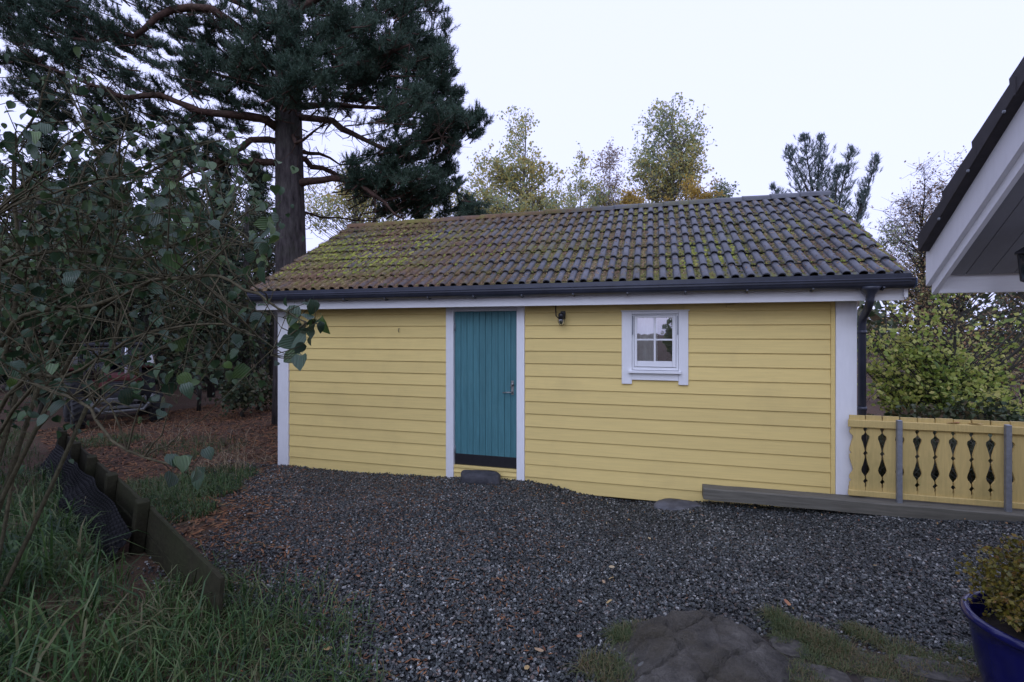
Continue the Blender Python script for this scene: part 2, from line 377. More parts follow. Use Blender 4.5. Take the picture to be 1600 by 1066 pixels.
# ground: dark gravel base in the yard, brown needle litter towards the wood
def groundmat():
    m, N, L, b = newmat('ground_earth'); p = wpos(N)
    at = N.new('ShaderNodeAttribute'); at.attribute_name = 'gravel'; gr = at.outputs['Fac']
    n1 = nnoise(N, L, p, 90, 3, 0.7); n2 = nnoise(N, L, p, 3, 5, 0.7); n3 = nnoise(N, L, p, 35, 4, 0.7)
    grav = ramp(N, L, n1.outputs[0], [(0.3, (0.005, 0.005, 0.005)), (0.7, (0.028, 0.030, 0.029))])
    lit = ramp(N, L, n3.outputs[0], [(0.25, (0.03, 0.018, 0.010)), (0.5, (0.075, 0.036, 0.018)), (0.8, (0.14, 0.075, 0.035))])
    gre = mixc(N, L, mapr(N, L, n2.outputs[0], 0.5, 0.7, 0, 0.55).outputs[0], lit.outputs[0], (0.05, 0.06, 0.025))
    col = mixc(N, L, gr, gre.outputs[2], grav.outputs[0])
    L.new(col.outputs[2], b.inputs['Base Color']); b.inputs['Roughness'].default_value = 0.95
    h = mth(N, L, 'ADD', n1.outputs[0], n3.outputs[0]); bump(N, L, b, h.outputs[0], 0.7, 0.02)
    return m
M['ground'] = groundmat()
def stonemat():
    m, N, L, b = newmat('gravel_stone'); oi = N.new('ShaderNodeObjectInfo')
    r = ramp(N, L, oi.outputs['Random'], [(0.0, (0.012, 0.014, 0.014)), (0.38, (0.024, 0.028, 0.026)), (0.64, (0.052, 0.060, 0.056)),
                                          (0.80, (0.11, 0.12, 0.115)), (0.88, (0.10, 0.068, 0.05)), (0.94, (0.16, 0.165, 0.155)), (1.0, (0.36, 0.36, 0.33))])
    n = nnoise(N, L, wpos(N), 120, 3); nb_ = nnoise(N, L, wpos(N), 1.1, 4, 0.6)
    mx0 = mixc(N, L, 0.4, r.outputs[0], ramp(N, L, n.outputs[0], [(0.3, g3(0.5)), (0.7, g3(1.5))]).outputs[0], 'MULTIPLY')
    mx = mixc(N, L, 1.0, mx0.outputs[2], ramp(N, L, nb_.outputs[0], [(0.32, g3(0.72)), (0.68, g3(1.22))]).outputs[0], 'MULTIPLY')
    L.new(mx.outputs[2], b.inputs['Base Color']); b.inputs['Roughness'].default_value = 0.55
    return m
M['gravel'] = stonemat()
def rockmat():
    m, N, L, b = newmat('outcrop_rock'); p = wpos(N)
    n1 = nnoise(N, L, p, 5, 7, 0.7); n2 = nnoise(N, L, p, 2.2, 4); n3 = nnoise(N, L, p, 40, 5, 0.7)
    base = ramp(N, L, n1.outputs[0], [(0.32, (0.028, 0.025, 0.019)), (0.5, (0.090, 0.082, 0.066)), (0.68, (0.175, 0.162, 0.135))])
    mossm = mixc(N, L, mapr(N, L, n2.outputs[0], 0.48, 0.66, 0, 0.75).outputs[0], base.outputs[0], (0.075, 0.062, 0.035))
    vo = N.new('ShaderNodeTexVoronoi'); vo.inputs['Scale'].default_value = 5.5; L.new(p, vo.inputs['Vector'])
    nn = mth(N, L, 'ADD', vo.outputs['Distance'], mth(N, L, 'MULTIPLY', n3.outputs[0], 0.12).outputs[0])
    li = mapr(N, L, nn.outputs[0], 0.20, 0.17, 0, 0.75)
    sel = N.new('ShaderNodeSeparateColor'); L.new(vo.outputs['Color'], sel.inputs[0])
    li2 = mth(N, L, 'MULTIPLY', li.outputs[0], mth(N, L, 'GREATER_THAN', sel.outputs[0], 0.55).outputs[0])
    col = mixc(N, L, li2.outputs[0], mossm.outputs[2], (0.29, 0.30, 0.27))
    L.new(col.outputs[2], b.inputs['Base Color']); b.inputs['Roughness'].default_value = 0.8
    h = mth(N, L, 'ADD', n1.outputs[0], mth(N, L, 'MULTIPLY', n3.outputs[0], 0.3).outputs[0]); bump(N, L, b, h.outputs[0], 1.0, 0.09)
    return m
M['rock'] = rockmat()

# ------------------------------------------------------------------ the ground
FA = Vector((-3.15, 2.62)); FB = Vector((-9.6, 5.75)); FD = (FB-FA).normalized(); FN = Vector((-FD.y, FD.x))   # line of the low board fence
if FN.dot(Vector((0, 0))-FA) < 0: FN = -FN                                                             # normal towards the camera side
def camside(x, y): return (Vector((x, y))-FA).dot(FN)
def gravel_mask(x, y):
    """1 where the yard is gravel"""
    n = 0.35*mnoise.noise(Vector((x*1.1, y*1.1, 7)))+0.15*mnoise.noise(Vector((x*4, y*4, 2)))
    a = sstep(-0.9, 0.9, (x-(-2.15-0.78*(y-2.4)))+n*2.2+0.6)     # left boundary
    if y > 6.2 and x < 2.1: a = 0
    b = sstep(1.35, 1.75, y+n*0.4-0.10*max(0, x))
    if x > 0.58: b = sstep(3.12, 3.36, y+n*0.25) if x < 2.2 else 1
    # the near left is grass
    c = 1 if y > 2.6 else sstep(-0.25, 0.25, x+1.75+(y-2.6)*(-0.5)+n)
    e = 1-sstep(5.95, 6.0, y)
    return max(0, min(a, b, c, e))
gx = np.concatenate([[-900, -400, -180, -90, -50, -30, -22, -17], np.arange(-14, 7.01, 0.14), [8, 10, 13, 18, 26, 45, 90, 180, 400, 900]])
gy = np.concatenate([[-900, -400, -150, -60, -25, -12, -6, -3, -1.5], np.arange(-0.5, 13.01, 0.14), [14, 16, 19, 24, 32, 50, 90, 200, 450, 900]])
gv = [(x, y, ground_z(x, y)-0.012) for y in gy for x in gx]
nx_ = len(gx); gf = [(j*nx_+i, j*nx_+i+1, (j+1)*nx_+i+1, (j+1)*nx_+i) for j in range(len(gy)-1) for i in range(nx_-1)]
mb = MB(); mb.add(gv, gf); me = mb.mesh('ground', M['ground'], True)
at = me.attributes.new('gravel', 'FLOAT', 'POINT')
at.data.foreach_set('value', np.array([gravel_mask(v[0], v[1]) for v in gv], dtype=np.float32))
link('ground', me, kind='structure')

# gravel: stones strewn with geometry nodes
def strew_gravel():
    xs = np.arange(-6.2, 4.61, 0.1); ys = np.arange(1.2, 6.01, 0.1)
    V = [(x, y, ground_z(x, y)) for y in ys for x in xs]; n = len(xs)
    F = [(j*n+i, j*n+i+1, (j+1)*n+i+1, (j+1)*n+i) for j in range(len(ys)-1) for i in range(n-1)]
    b = MB(); b.add(V, F); me = b.mesh('gravel', M['gravel'])
    a = me.attributes.new('density', 'FLOAT', 'POINT')
    a.data.foreach_set('value', np.array([gravel_mask(v[0], v[1])*5200+40 for v in V], dtype=np.float32))
    o = link('gravel', me, kind='stuff'); tag(o, 'dark grey gravel spread over the yard before the shed', 'gravel')
    ng = bpy.data.node_groups.new('strew_gravel', 'GeometryNodeTree')
    ng.interface.new_socket('Geometry', in_out='INPUT', socket_type='NodeSocketGeometry')
    ng.interface.new_socket('Geometry', in_out='OUTPUT', socket_type='NodeSocketGeometry')
    N, L = ng.nodes, ng.links
    gi = N.new('NodeGroupInput'); go = N.new('NodeGroupOutput')
    na = N.new('GeometryNodeInputNamedAttribute'); na.data_type = 'FLOAT'; na.inputs['Name'].default_value = 'density'
    dp = N.new('GeometryNodeDistributePointsOnFaces'); dp.distribute_method = 'RANDOM'
    L.new(gi.outputs[0], dp.inputs['Mesh']); L.new(na.outputs[0], dp.inputs['Density']); dp.inputs['Seed'].default_value = 3
    jn = N.new('GeometryNodeJoinGeometry')
    for k in range(6):
        ic = N.new('GeometryNodeMeshIcoSphere'); ic.inputs['Radius'].default_value = 1.0; ic.inputs['Subdivisions'].default_value = 1 if k else 2
        sp = N.new('GeometryNodeSetPosition'); L.new(ic.outputs[0], sp.inputs['Geometry'])
        po = N.new('GeometryNodeInputPosition'); ad = N.new('ShaderNodeVectorMath'); ad.operation = 'ADD'
        L.new(po.outputs[0], ad.inputs[0]); ad.inputs[1].default_value = (k*7.3, k*3.1, 0)
        nt = N.new('ShaderNodeTexWhiteNoise'); nt.noise_dimensions = '3D'; L.new(ad.outputs[0], nt.inputs['Vector'])
        su = N.new('ShaderNodeVectorMath'); su.operation = 'SUBTRACT'; L.new(nt.outputs['Color'], su.inputs[0]); su.inputs[1].default_value = (.5, .5, .5)
        sc = N.new('ShaderNodeVectorMath'); sc.operation = 'SCALE'; L.new(su.outputs[0], sc.inputs[0]); sc.inputs['Scale'].default_value = 0.75
        L.new(sc.outputs[0], sp.inputs['Offset'])
        tf = N.new('GeometryNodeTransform'); L.new(sp.outputs[0], tf.inputs['Geometry'])
        tf.inputs['Scale'].default_value = (1.0, 0.75-0.05*(k % 3), 0.5+0.07*(k % 4))
        sm = N.new('GeometryNodeSetMaterial'); sm.inputs['Material'].default_value = M['gravel']; L.new(tf.outputs[0], sm.inputs['Geometry'])
        gi2 = N.new('GeometryNodeGeometryToInstance'); L.new(sm.outputs[0], gi2.inputs[0]); L.new(gi2.outputs[0], jn.inputs[0])
    ip = N.new('GeometryNodeInstanceOnPoints'); ip.inputs['Pick Instance'].default_value = True
    L.new(dp.outputs['Points'], ip.inputs['Points']); L.new(jn.outputs[0], ip.inputs['Instance'])
    rr = N.new('FunctionNodeRandomValue'); rr.data_type = 'FLOAT_VECTOR'
    rr.inputs[0].default_value = (-0.6, -0.6, 0); rr.inputs[1].default_value = (0.6, 0.6, 6.283); L.new(rr.outputs[0], ip.inputs['Rotation'])
    rs = N.new('FunctionNodeRandomValue'); rs.data_type = 'FLOAT'; rs.inputs[2].default_value = 0.0045; rs.inputs[3].default_value = 0.0142
    L.new(rs.outputs[1], ip.inputs['Scale'])
    L.new(ip.outputs[0], go.inputs[0])
    md = o.modifiers.new('strew', 'NODES'); md.node_group = ng
strew_gravel()

# ------------------------------------------------------------------ the shed
XL, XR = wx(437, YW), wx(1337, YW)          # wall ends
XL2, XR2 = wx(453.5, YW), wx(1304, YW)      # inner edges of the corner boards
RXL, RXR = -5.53, 2.41                      # roof ends
YE, ZE, SL = 5.68, 2.30, R(30.6)            # tile edge at the eaves, slope
YR = 8.09; YB = 2*YR-YW
def roof_z(y): return ZE+(y-YE)*math.tan(SL)
ZR = roof_z(YR)
shed = thing('garden_shed', 'long yellow weatherboard shed with teal door and mossy tiled roof', 'shed', loc=(0,0,0))
LINE0, STEP = 1.830, 0.1585
ZBOT = LINE0-13*STEP-0.01
DX0, DX1 = wx(698.5, YW), wx(820.5, YW)     # outer edges of the door casing
DI0, DI1 = wx(710.5, YW), wx(808, YW)
WX0, WX1 = wx(971.5, YW), wx(1075.5, YW)
WZT, WZB = wz(1023, 486, YW), wz(1023, 597, YW)

def lap_board_mesh(name, L_, h, mat):
    """a bevelled weatherboard: thick lower edge, thin upper edge; local x along the board, y outward = -"""
    t0, t1 = 0.026, 0.010
    prof = [(-t0+0.004, 0.0), (-t0, 0.004), (-t1, h), (0, h), (0, 0.0)]
    v = [(0, y, z) for y, z in prof]+[(L_, y, z) for y, z in prof]
    n = 5
    fs = [(i, (i+1) % n, n+(i+1) % n, n+i) for i in range(n)]
    mb = MB(); mb.add2(v, fs, [(4, 3, 2, 1, 0)], [(5, 6, 7, 8, 9)]); me = mb.mesh(name, mat)
    return me
def lap(x0, x1, z0, z1, side='front'):
    if side == 'front':
        o = link('siding_board', lap_board_mesh('siding_board', x1-x0, z1-z0, M['yellow']), shed)
        o.location = (x0, YW, z0+random.uniform(-.0015, .0015)); o.rotation_euler = (random.uniform(-.004, .004), 0, 0)
    elif side == 'left':
        o = link('siding_board', lap_board_mesh('siding_board', x1-x0, z1-z0, M['yellow']), shed)
        o.location = (XL, x1, z0); o.rotation_euler = (0, 0, -math.pi/2)
    else:
        o = link('siding_board', lap_board_mesh('siding_board', x1-x0, z1-z0, M['yellow']), shed)
        o.location = (XR, x0, z0); o.rotation_euler = (0, 0, math.pi/2)
for k in range(-1, 14):
    z0 = LINE0-k*STEP; zt = z0+STEP+0.012
    if k == -1: zt = 2.16
    lap(XL2+0.002, DX0-0.002, z0, zt)
    xr = XR2-0.045
    if zt > WZB+0.05 and z0 < WZT:
        lap(DX1+0.002, WX0+0.04, z0, zt); lap(WX1-0.04, xr, z0, zt)
        if zt > WZT: lap(WX0+0.041, WX1-0.041, WZT-.01, zt)
    else:
        lap(DX1+0.002, xr, z0, zt)
    for side in ('left', 'right'): lap(YW+0.13, YB-0.02, z0, min(zt, 2.16), side)
    if k >= 12: lap(DX0+0.05, DX1-0.05, z0-0.02, min(zt-0.02, -0.02))
bbox('corner_batten', XR2-0.043, XR2-0.002, YW-0.03, YW, ZBOT, 2.16, M['yellow'], shed)
bbox('corner_board', XL, XL2, YW-0.042, YW+0.12, -0.30, 2.17, M['white'], shed, 0.004)
bbox('corner_board', XR2, XR, YW-0.042, YW+0.12, -0.10, 2.17, M['white'], shed, 0.004)
# wall core behind the boards (with the window and door openings)
def panel(name, x0, x1, y0, y1, z0, z1): bbox(name, x0, x1, y0, y1, z0, z1, M['dark_wood'], shed, 0)
WO0, WO1, WOT, WOB = WX0+0.07, WX1-0.07, WZT-0.03, WZB+0.10
panel('wall_panel', XL+.02, DI0-.004, YW+.002, YW+.08, -.2, 2.16); panel('wall_panel', DI1+.004, WO0, YW+.002, YW+.08, -.2, 2.16); panel('wall_panel', WO1, XR-.02, YW+.002, YW+.08, -.2, 2.16)
panel('wall_panel', WO0, WO1, YW+.002, YW+.08, -.2, WOB); panel('wall_panel', WO0, WO1, YW+.002, YW+.08, WOT, 2.16)
panel('wall_panel', XL+.02, XR-.02, YB-.08, YB, -.3, 2.16)
panel('wall_panel', XL+.02, XL+.09, YW+.085, YB-.085, -.3, 2.16); panel('wall_panel', XR-.09, XR-.02, YW+.085, YB-.085, -.3, 2.16)
bbox('interior_floor', XL+.1, XR-.1, YW+.09, YB-.09, -.2, -.1, M['interior'], shed, 0)
for xx in (XL-0.005, XR-0.045):
    prism('gable_panel', [(xx, YW-.1, 2.165), (xx, YB+.1, 2.165), (xx, YR, ZR-0.10)], (0.05, 0, 0), M['yellow'], shed)
# door
YD = YW+0.012
dz0, dz1 = wz(760, 729, YD), wz(760, 487, YD)
door = bbox('door', DI0, DI1, YD+.012, YD+.05, dz0, dz1, M['teal'], shed, 0)
nP = 10; pw = (DI1-DI0)/nP
for i in range(nP):
    bbox('plank', DI0+i*pw+.0012, DI0+(i+1)*pw-.0012, YD-.006, YD+.011, dz0+0.14, dz1+.0035, M['teal'], door, 0.0035)
bbox('kick_plate', DI0+.004, DI1-.004, YD-.011, YD+.011, dz0+.004, dz0+0.145, M['black_metal'], door, 0.002)
hx, hz = wx(801, YD), wz(801, 607, YD)
bbox('lock_plate', hx-.018, hx+.018, YD-.014, YD-.0065, hz-.08, hz+.10, M['brass'], door, 0.003)
mb = MB(); mb.tube([(hx, YD-.012, hz-.045), (hx, YD-.055, hz-.045), (hx-.02, YD-.062, hz-.046), (hx-.115, YD-.062, hz-.052)], [.011, .010, .010, .008], 8)
mb.build('handle', M['brass'], door, True)
mb = MB(); mb.tube([(hx+.003, YD-.012, hz+.055), (hx+.003, YD-.032, hz+.055)], .020, 12); mb.tube([(hx+.003, YD-.03, hz+.055), (hx-.018, YD-.04, hz+.03)], .008, 6)
mb.build('lock_knob', M['brass'], door, True)
for zz in (dz0+.20, dz1-.20):
    mb = MB(); mb.tube([(DI0+.004, YD-.014, zz-.05), (DI0+.004, YD-.014, zz+.05)], .009, 8); mb.build('hinge', M['galv'], door, True)
bbox('door_casing', DX0, DI0-.003, YW-.040, YW+.07, wz(704, 746, YW)-.03, 2.17, M['white'], shed, 0.004)
bbox('door_casing', DI1+.003, DX1, YW-.040, YW+.07, wz(814, 749, YW)-.03, 2.17, M['white'], shed, 0.004)
bbox('door_head', DI0-.002, DI1+.002, YW-.034, YW+.07, dz1+.004, 2.165, M['white_h'], shed, 0.003)
bbox('door_sill', DI0-.002, DI1+.002, YW-.030, YW+.07, dz0-.035, dz0-.002, M['yellow'], shed, 0.003)
# window
YT = YW-0.045
win = bbox('window', WO0+.004, WO1-.004, YW+.0815, YW+.10, WOB, WOB+.03, M['white_h'], shed, 0.002)
WC = wx(987.5, YT); WD = wx(1060, YT); wt = wz(1023, 486.5, YT)
def wb(name, x0, x1, y0, y1, z0, z1, mat='white', bev=0.003): return bbox(name, x0, x1, y0, y1, z0, z1, M[mat], win, bev)
wb('casing', wx(971.5, YT), WC-.001, YT-.002, YW-.028+.03, wz(979, 600, YT), wt)
wb('casing', WD+.001, wx(1075.5, YT), YT-.002, YW-.028+.03, wz(1069, 602, YT), wt)
wb('casing_foot', WC, WD, YT, YW-.002, wz(1023, 594.5, YT), wz(1023, 584, YT), 'white_h')
wb('casing_head', WC, WD, YT, YW-.002, wz(1023, 490.5, YT), wt, 'white_h')
wb('drip_cap', wx(970, YT), wx(1077.5, YT), YT-.022, YW-.026, wt+.001, wt+.014, 'white_h')
wb('sill', wx(982, YT), wx(1064, YT), YT-.045, YW-.02, wz(1023, 583.5, YT), wz(1023, 579.5, YT), 'white_h')
# frame and sash
fx0, fx1, fz0, fz1 = WC+.001, WD-.001, wz(1023, 579, YT), wz(1023, 491, YT)
wb('frame', fx0, fx0+.022, YW-.025, YW+.06, fz0, fz1); wb('frame', fx1-.022, fx1, YW-.025, YW+.06, fz0, fz1)
wb('frame', fx0+.023, fx1-.023, YW-.025, YW+.06, fz0, fz0+.035, 'white_h'); wb('frame', fx0+.023, fx1-.023, YW-.025, YW+.06, fz1-.012, fz1, 'white_h')
sx0, sx1, sz0, sz1 = fx0+.026, fx1-.026, fz0+.041, fz1-.015
px0, px1 = wx(995.5, YW-.03), wx(1050.5, YW-.03); pz0, pz1 = wz(1023, 564.5, YW-.03), wz(1023, 496.5, YW-.03)
wb('sash', sx0, px0, YW-.036, YW+.02, sz0, sz1); wb('sash', px1, sx1, YW-.036, YW+.02, sz0, sz1)
wb('sash', px0+.001, px1-.001, YW-.036, YW+.02, sz0, pz0, 'white_h'); wb('sash', px0+.001, px1-.001, YW-.036, YW+.02, pz1, sz1, 'white_h')
xm = (px0+px1)/2+.002; zm = wz(1023, 531, YW-.03)
wb('glazing_bar', xm-.011, xm+.011, YW-.033, YW-.004, pz0, pz1, 'white', .002); wb('glazing_bar', px0, xm-.0115, YW-.031, YW-.006, zm-.010, zm+.010, 'white_h', .002)
wb('glazing_bar', xm+.0115, px1, YW-.031, YW-.006, zm-.010, zm+.010, 'white_h', .002)
for a, b_ in ((px0+.001, xm-.012), (xm+.012, px1-.001)):
    for c, d in ((pz0+.001, zm-.011), (zm+.011, pz1-.001)):
        mb = MB(); mb.add([(a, YW-.015, c), (b_, YW-.015, c), (b_, YW-.015, d), (a, YW-.015, d)], [(0, 1, 2, 3)]); mb.build('pane', M['glass'], win)
for xx in (fx0+.006, fx1-.006):
    mb = MB(); mb.tube([(xx, YW-.055, fz1-.02), (xx, YW-.055, fz1-.24)], .0055, 6); mb.build('window_stay', M['galv'], win)
# curtain behind the lower panes and a jug with a plant on the sill
mb = MB(); cv = []
for i in range(25):
    x = WO0+.01+(WO1-WO0-.02)*i/24*0.56; y = YW+.135+.012*math.sin(i*1.5)
    cv += [(x, y, WOB+.035), (x, y, WOT-.01)]
mb.add(cv, [(2*i, 2*i+2, 2*i+3, 2*i+1) for i in range(24)])
cu = mb.build('window_curtain', M['curtain'], None, True); tag(cu, 'pale grey curtain hanging behind the left panes of the small window', 'curtain')
wp = thing('window_plant', 'potted plant on the inner sill behind the small window', 'plant', loc=(xm+.10, YW+.19, WOB+.032))
mb = MB(); mb.lathe([(0, 0), (.045, 0), (.06, .10), (.055, .10), (.05, .085), (0, .085)], 16); mb.build('plant_pot', plain('white_glaze', (0.5, 0.52, 0.56), .3), wp, True)
mb = MB()
for i in range(70):
    a = random.uniform(0, 6.28); l = random.uniform(.06, .17); e = random.uniform(.2, 1.4)
    d = Vector((math.cos(a)*math.cos(e), math.sin(a)*math.cos(e)*.5, math.sin(e))); s_ = d.orthogonal().normalized()*.018
    p0 = Vector((0, 0, .09)); p1 = p0+d*l*.6; p2 = p0+d*l
    mb.add([p0, p1+s_, p2, p1-s_], [(0, 1, 2, 3)])
mb.build('foliage', M['leaf_shrub'], wp, kind='stuff')
bbox('inner_sill', WO0, WO1, YW+.101, YW+.28, WOB, WOB+.03, M['white_h'], shed, 0.003)
# small fittings on the wall
bbox('vent_block', wx(1134, YW), wx(1147, YW), YW-.05, YW-.018, wz(1140, 481, YW), wz(1140, 476, YW), M['yellow'], shed, .003)
nail = MB(); q = on_y(624, 516, YW-.02); nail.tube([q+Vector((0, .01, .02)), q+Vector((0, -.025, .02)), q+Vector((0, -.03, -.01)), q+Vector((0, -.012, -.028))], .004, 6)
nail.build('wall_hook', M['black_metal'], shed)

# roof
roof = bbox('roof', RXL+.05, RXR-.05, YE+.14, YR, 0, 0.02, M['dark_wood'], shed, 0)
me = roof.data
for v in me.vertices: v.co.z += roof_z(v.co.y)-0.075
th = 0.05
mb = MB(); mb.add([(RXL+.03, YR, ZR-.05), (RXR-.03, YR, ZR-.05), (RXR-.03, 2*YR-YE, ZE-.05), (RXL+.03, 2*YR-YE, ZE-.05)], [(0, 1, 2, 3)])
mb.add([(RXL+.03, YR, ZR-.0), (RXR-.03, YR, ZR-.0), (RXR-.03, 2*YR-YE, ZE-.0), (RXL+.03, 2*YR-YE, ZE-.0)], [(0, 3, 2, 1)])
mb.build('back_slope', M['tile'], roof)
NCOL, NROW, EXPO = 27, 8, 0.342
TW = (RXR-RXL)/NCOL
def tile_mesh(jit):
    pts = []; panv = []
    half = TW/2
    for r_ in range(2):
        u0 = r_*half
        for k in range(8):                     # roll
            a = math.pi*(1-k/7.0); pts.append((u0+half*0.29+half*0.27*math.cos(a), 0.006+0.036*math.sin(a)**0.8 if k not in (0, 7) else 0.004)); panv.append(0.0 if 0 < k < 7 else .5)
        pts.append((u0+half*0.78, 0.0)); panv.append(1.0)
    pts.append((TW+half*0.02, 0.004)); panv.append(0.5)
    n = len(pts); Ls = [0.0, 0.012, 0.20, 0.40]
    V = []; P = []
    for i, v in enumerate(Ls):
        for (u, w), pn in zip(pts, panv):
            lift = 0.036*(1-v/0.40) - (0.006 if i == 0 else 0) + jit*0.004*math.sin(9*u+v*5)
            V.append((u, v, w+lift)); P.append(pn)
    F = [(j*n+i, j*n+i+1, (j+1)*n+i+1, (j+1)*n+i) for j in range(3) for i in range(n-1)]
    b0 = len(V)                                # nose underside
    for (u, w), pn in zip(pts, panv): V.append((u, 0.0, w+0.036-0.006-0.011)); P.append(0.0)
    F += [(b0+i, b0+i+1, i+1, i) for i in range(n-1)]
    b1 = len(V)
    for (u, w), pn in zip(pts, panv): V.append((u, 0.13, w+0.036*(1-.13/.4)-0.012)); P.append(0.0)
    F += [(b1+i, b1+i+1, b0+i+1, b0+i) for i in range(n-1)]
    mb = MB(); mb.add(V, F); me = mb.mesh('roof_tile', M['tile'], True)
    a = me.attributes.new('pan', 'FLOAT', 'POINT'); a.data.foreach_set('value', np.array(P, dtype=np.float32))
    try: me.set_sharp_from_angle(angle=R(50))
    except Exception: pass
    return me
tmeshes = [tile_mesh(j) for j in (-1, -.3, .4, 1)]
cs, sn = math.cos(SL), math.sin(SL)
for r_ in range(NROW):
    for c_ in range(NCOL):
        o = link('roof_tile', random.choice(tmeshes), roof)
        s = r_*EXPO
        o.location = (RXL+c_*TW+random.uniform(-.003, .003), YE+s*cs+random.uniform(-.004, .004), ZE+s*sn+random.uniform(-.002, .003))
        o.rotation_euler = (SL+random.uniform(-.008, .008), random.uniform(-.006, .006), random.uniform(-.006, .006))
def half_round(Lx, r0, r1, t=.018):
    mb = MB(); V = []
    for x, r in ((0, r0), (.04, r0*.98), (Lx, r1)):
        for k in range(11):
            a = math.pi*k/10*1.0; V.append((x, -math.cos(a)*r*1.15, math.sin(a)*r*.8))
    F = [(j*11+i, (j+1)*11+i, (j+1)*11+i+1, j*11+i+1) for j in range(2) for i in range(10)]
    b0 = len(V)
    for k in range(11):
        a = math.pi*k/10; V.append((0, -math.cos(a)*(r0-t)*1.15, math.sin(a)*(r0-t)*.8))
    F += [(i, i+1, b0+i+1, b0+i) for i in range(10)]
    mb.add(V, F); me = mb.mesh('ridge_tile', M['tile'], True)
    a = me.attributes.new('pan', 'FLOAT', 'POINT'); a.data.foreach_set('value', np.full(len(me.vertices), .35, dtype=np.float32))
    return me
rm = half_round(.40, .125, .112)
nr = 21; rl = (RXR-RXL)/nr
for i in range(nr):
    o = link('ridge_tile', rm, roof); o.location = (RXL+i*rl, YR, ZR-.020+random.uniform(-.004, .004)); o.rotation_euler = (0, random.uniform(-.01, .01), random.uniform(-.01, .01))
# moss cushions and fallen needles lying on the tiles
def roof_point(x, s): return Vector((x, YE+s*cs, ZE+s*sn))
RN = Vector((0, -sn, cs))
def blob(mb, p, rx, ry, h, seg=6):
    V = [p+RN*h]; a0 = random.uniform(0, 6.28)
    for ring, hh in ((.6, .75), (1.0, 0.0)):
        for k in range(seg):
            a = a0+2*math.pi*k/seg; q = random.uniform(.75, 1.2)*ring
            V.append(p+Vector((math.cos(a)*rx*q, math.sin(a)*ry*q*cs, math.sin(a)*ry*q*sn))+RN*(h*hh*random.uniform(.7, 1.1)-.004))
    T = [(0, 1+k, 1+(k+1) % seg) for k in range(seg)]
    Q = [(1+k, 1+seg+k, 1+seg+(k+1) % seg, 1+(k+1) % seg) for k in range(seg)]
    mb.add2([tuple(v) for v in V], T, Q)
m1, m2, ln = MB(), MB(), MB()
half = TW/2
for i in range(15000):
    x = random.uniform(RXL+.02, RXR-.02); s = random.uniform(.03, NROW*EXPO-.05)
    nz = mnoise.noise(Vector((x*.9, s*1.3, 4)))
    leftness = sstep(-2.0, -4.8, x); rightedge = sstep(1.9, 2.35, x)
    dens = 0.38+0.5*nz+0.25*sstep(-1.5, .5, x)*sstep(1.6, .0, x)+0.5*leftness*(s > .45)+0.5*rightedge-0.25*(s < .3)
    if random.random() > dens: continue
    u = ((x-RXL) % half)/half
    inpan = 0.54 < u < 1.0
    if not inpan:
        if leftness > .5 and random.random() < .6: pass
        else: x += half*(0.78-u)*random.uniform(.8, 1.0)
    v = (s % EXPO); lift = .036*(1-v/.40)+(0.002 if inpan or leftness <= .5 else .034)
    p = roof_point(x, s)+RN*lift
    bright = (sstep(-1.6, -4.2, x)*math.exp(-((s-1.25)/.85)**2)*(1+.8*nz) > random.uniform(.12, .6)) or (nz > .12 and random.random() < .45) or (rightedge > .5 and random.random() < .7)
    r0 = random.uniform(.007, .025)*(1.3 if bright else 1)
    blob(m2 if bright else m1, p, r0, r0*random.uniform(.9, 1.6), random.uniform(.006, .018), 5)
m1.build('moss', M['moss'], roof, True, 'stuff'); m2.build('bright_moss', M['moss_bright'], roof, True, 'stuff')
for i in range(34000):
    x = RXL+(RXR-RXL)*random.random()**1.25; s = random.uniform(.02, NROW*EXPO)
    if random.random() > 0.45+0.7*mnoise.noise(Vector((x*.7, s*.9, 9)))+0.5*sstep(0.5, -3, x): continue
    u = ((x-RXL) % half)/half
    if u < .55 and random.random() < .75-.45*sstep(-1, -3.5, x): x += half*(0.78-u)
    u = ((x-RXL) % half)/half
    lift = .036*(1-(s % EXPO)/.40)+(.042 if u < .5 else .008)+random.uniform(0, .006)
    p = roof_point(x, s)+RN*lift; a = random.uniform(0, 3.14); l = random.uniform(.010, .030); w = random.choice((.003, .004, .008))
    d = Vector((math.cos(a), math.sin(a)*cs, math.sin(a)*sn)); q = RN.cross(d)
    ln.add([p-d*l+q*w, p-d*l-q*w, p+d*l+RN*.004], [(0, 1, 2)])
ln.build('needle_litter', leafmat('roof_litter', [(0.05, 0.028, 0.016), (0.14, 0.075, 0.04), (0.22, 0.13, 0.07), (0.26, 0.20, 0.11)], 0.8, 0.0, 1.0), roof, kind='stuff')
# eaves
bbox('fascia', RXL+.02, RXR-.03, 5.735, 5.765, 2.065, 2.285, M['white_h'], shed, .003)
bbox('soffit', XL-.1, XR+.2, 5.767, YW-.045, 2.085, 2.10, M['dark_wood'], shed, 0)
def gutter_trough():
    mb = MB(); V = []; n = 11; x0, x1 = RXL+.03, RXR+.005
    cy, cz, r = 5.655, 2.262, .068
    for x in (x0, x1):
        for rr in (r, r-.004):
            for k in range(n):
                a = math.pi*(1+k/(n-1)); V.append((x, cy+rr*math.cos(a), cz+rr*1.25*math.sin(a)))
    F = []
    for k in range(n-1):
        F.append((k, k+1, 2*n+k+1, 2*n+k)); F.append((n+k, 3*n+k, 3*n+k+1, n+k+1))
    mb.add(V, F); mb.tube([(x0, cy-r-.003, cz+.004), (x1, cy-r-.003, cz+.004)], .009, 6)
    return mb
gut = gutter_trough().build('gutter', M['gutter'], shed)
mb = MB(); mb.box(RXL+.03, RXR-.03, 5.583, 5.590, 2.240, 2.318); 
mb.build('gutter_front', M['gutter'], gut)
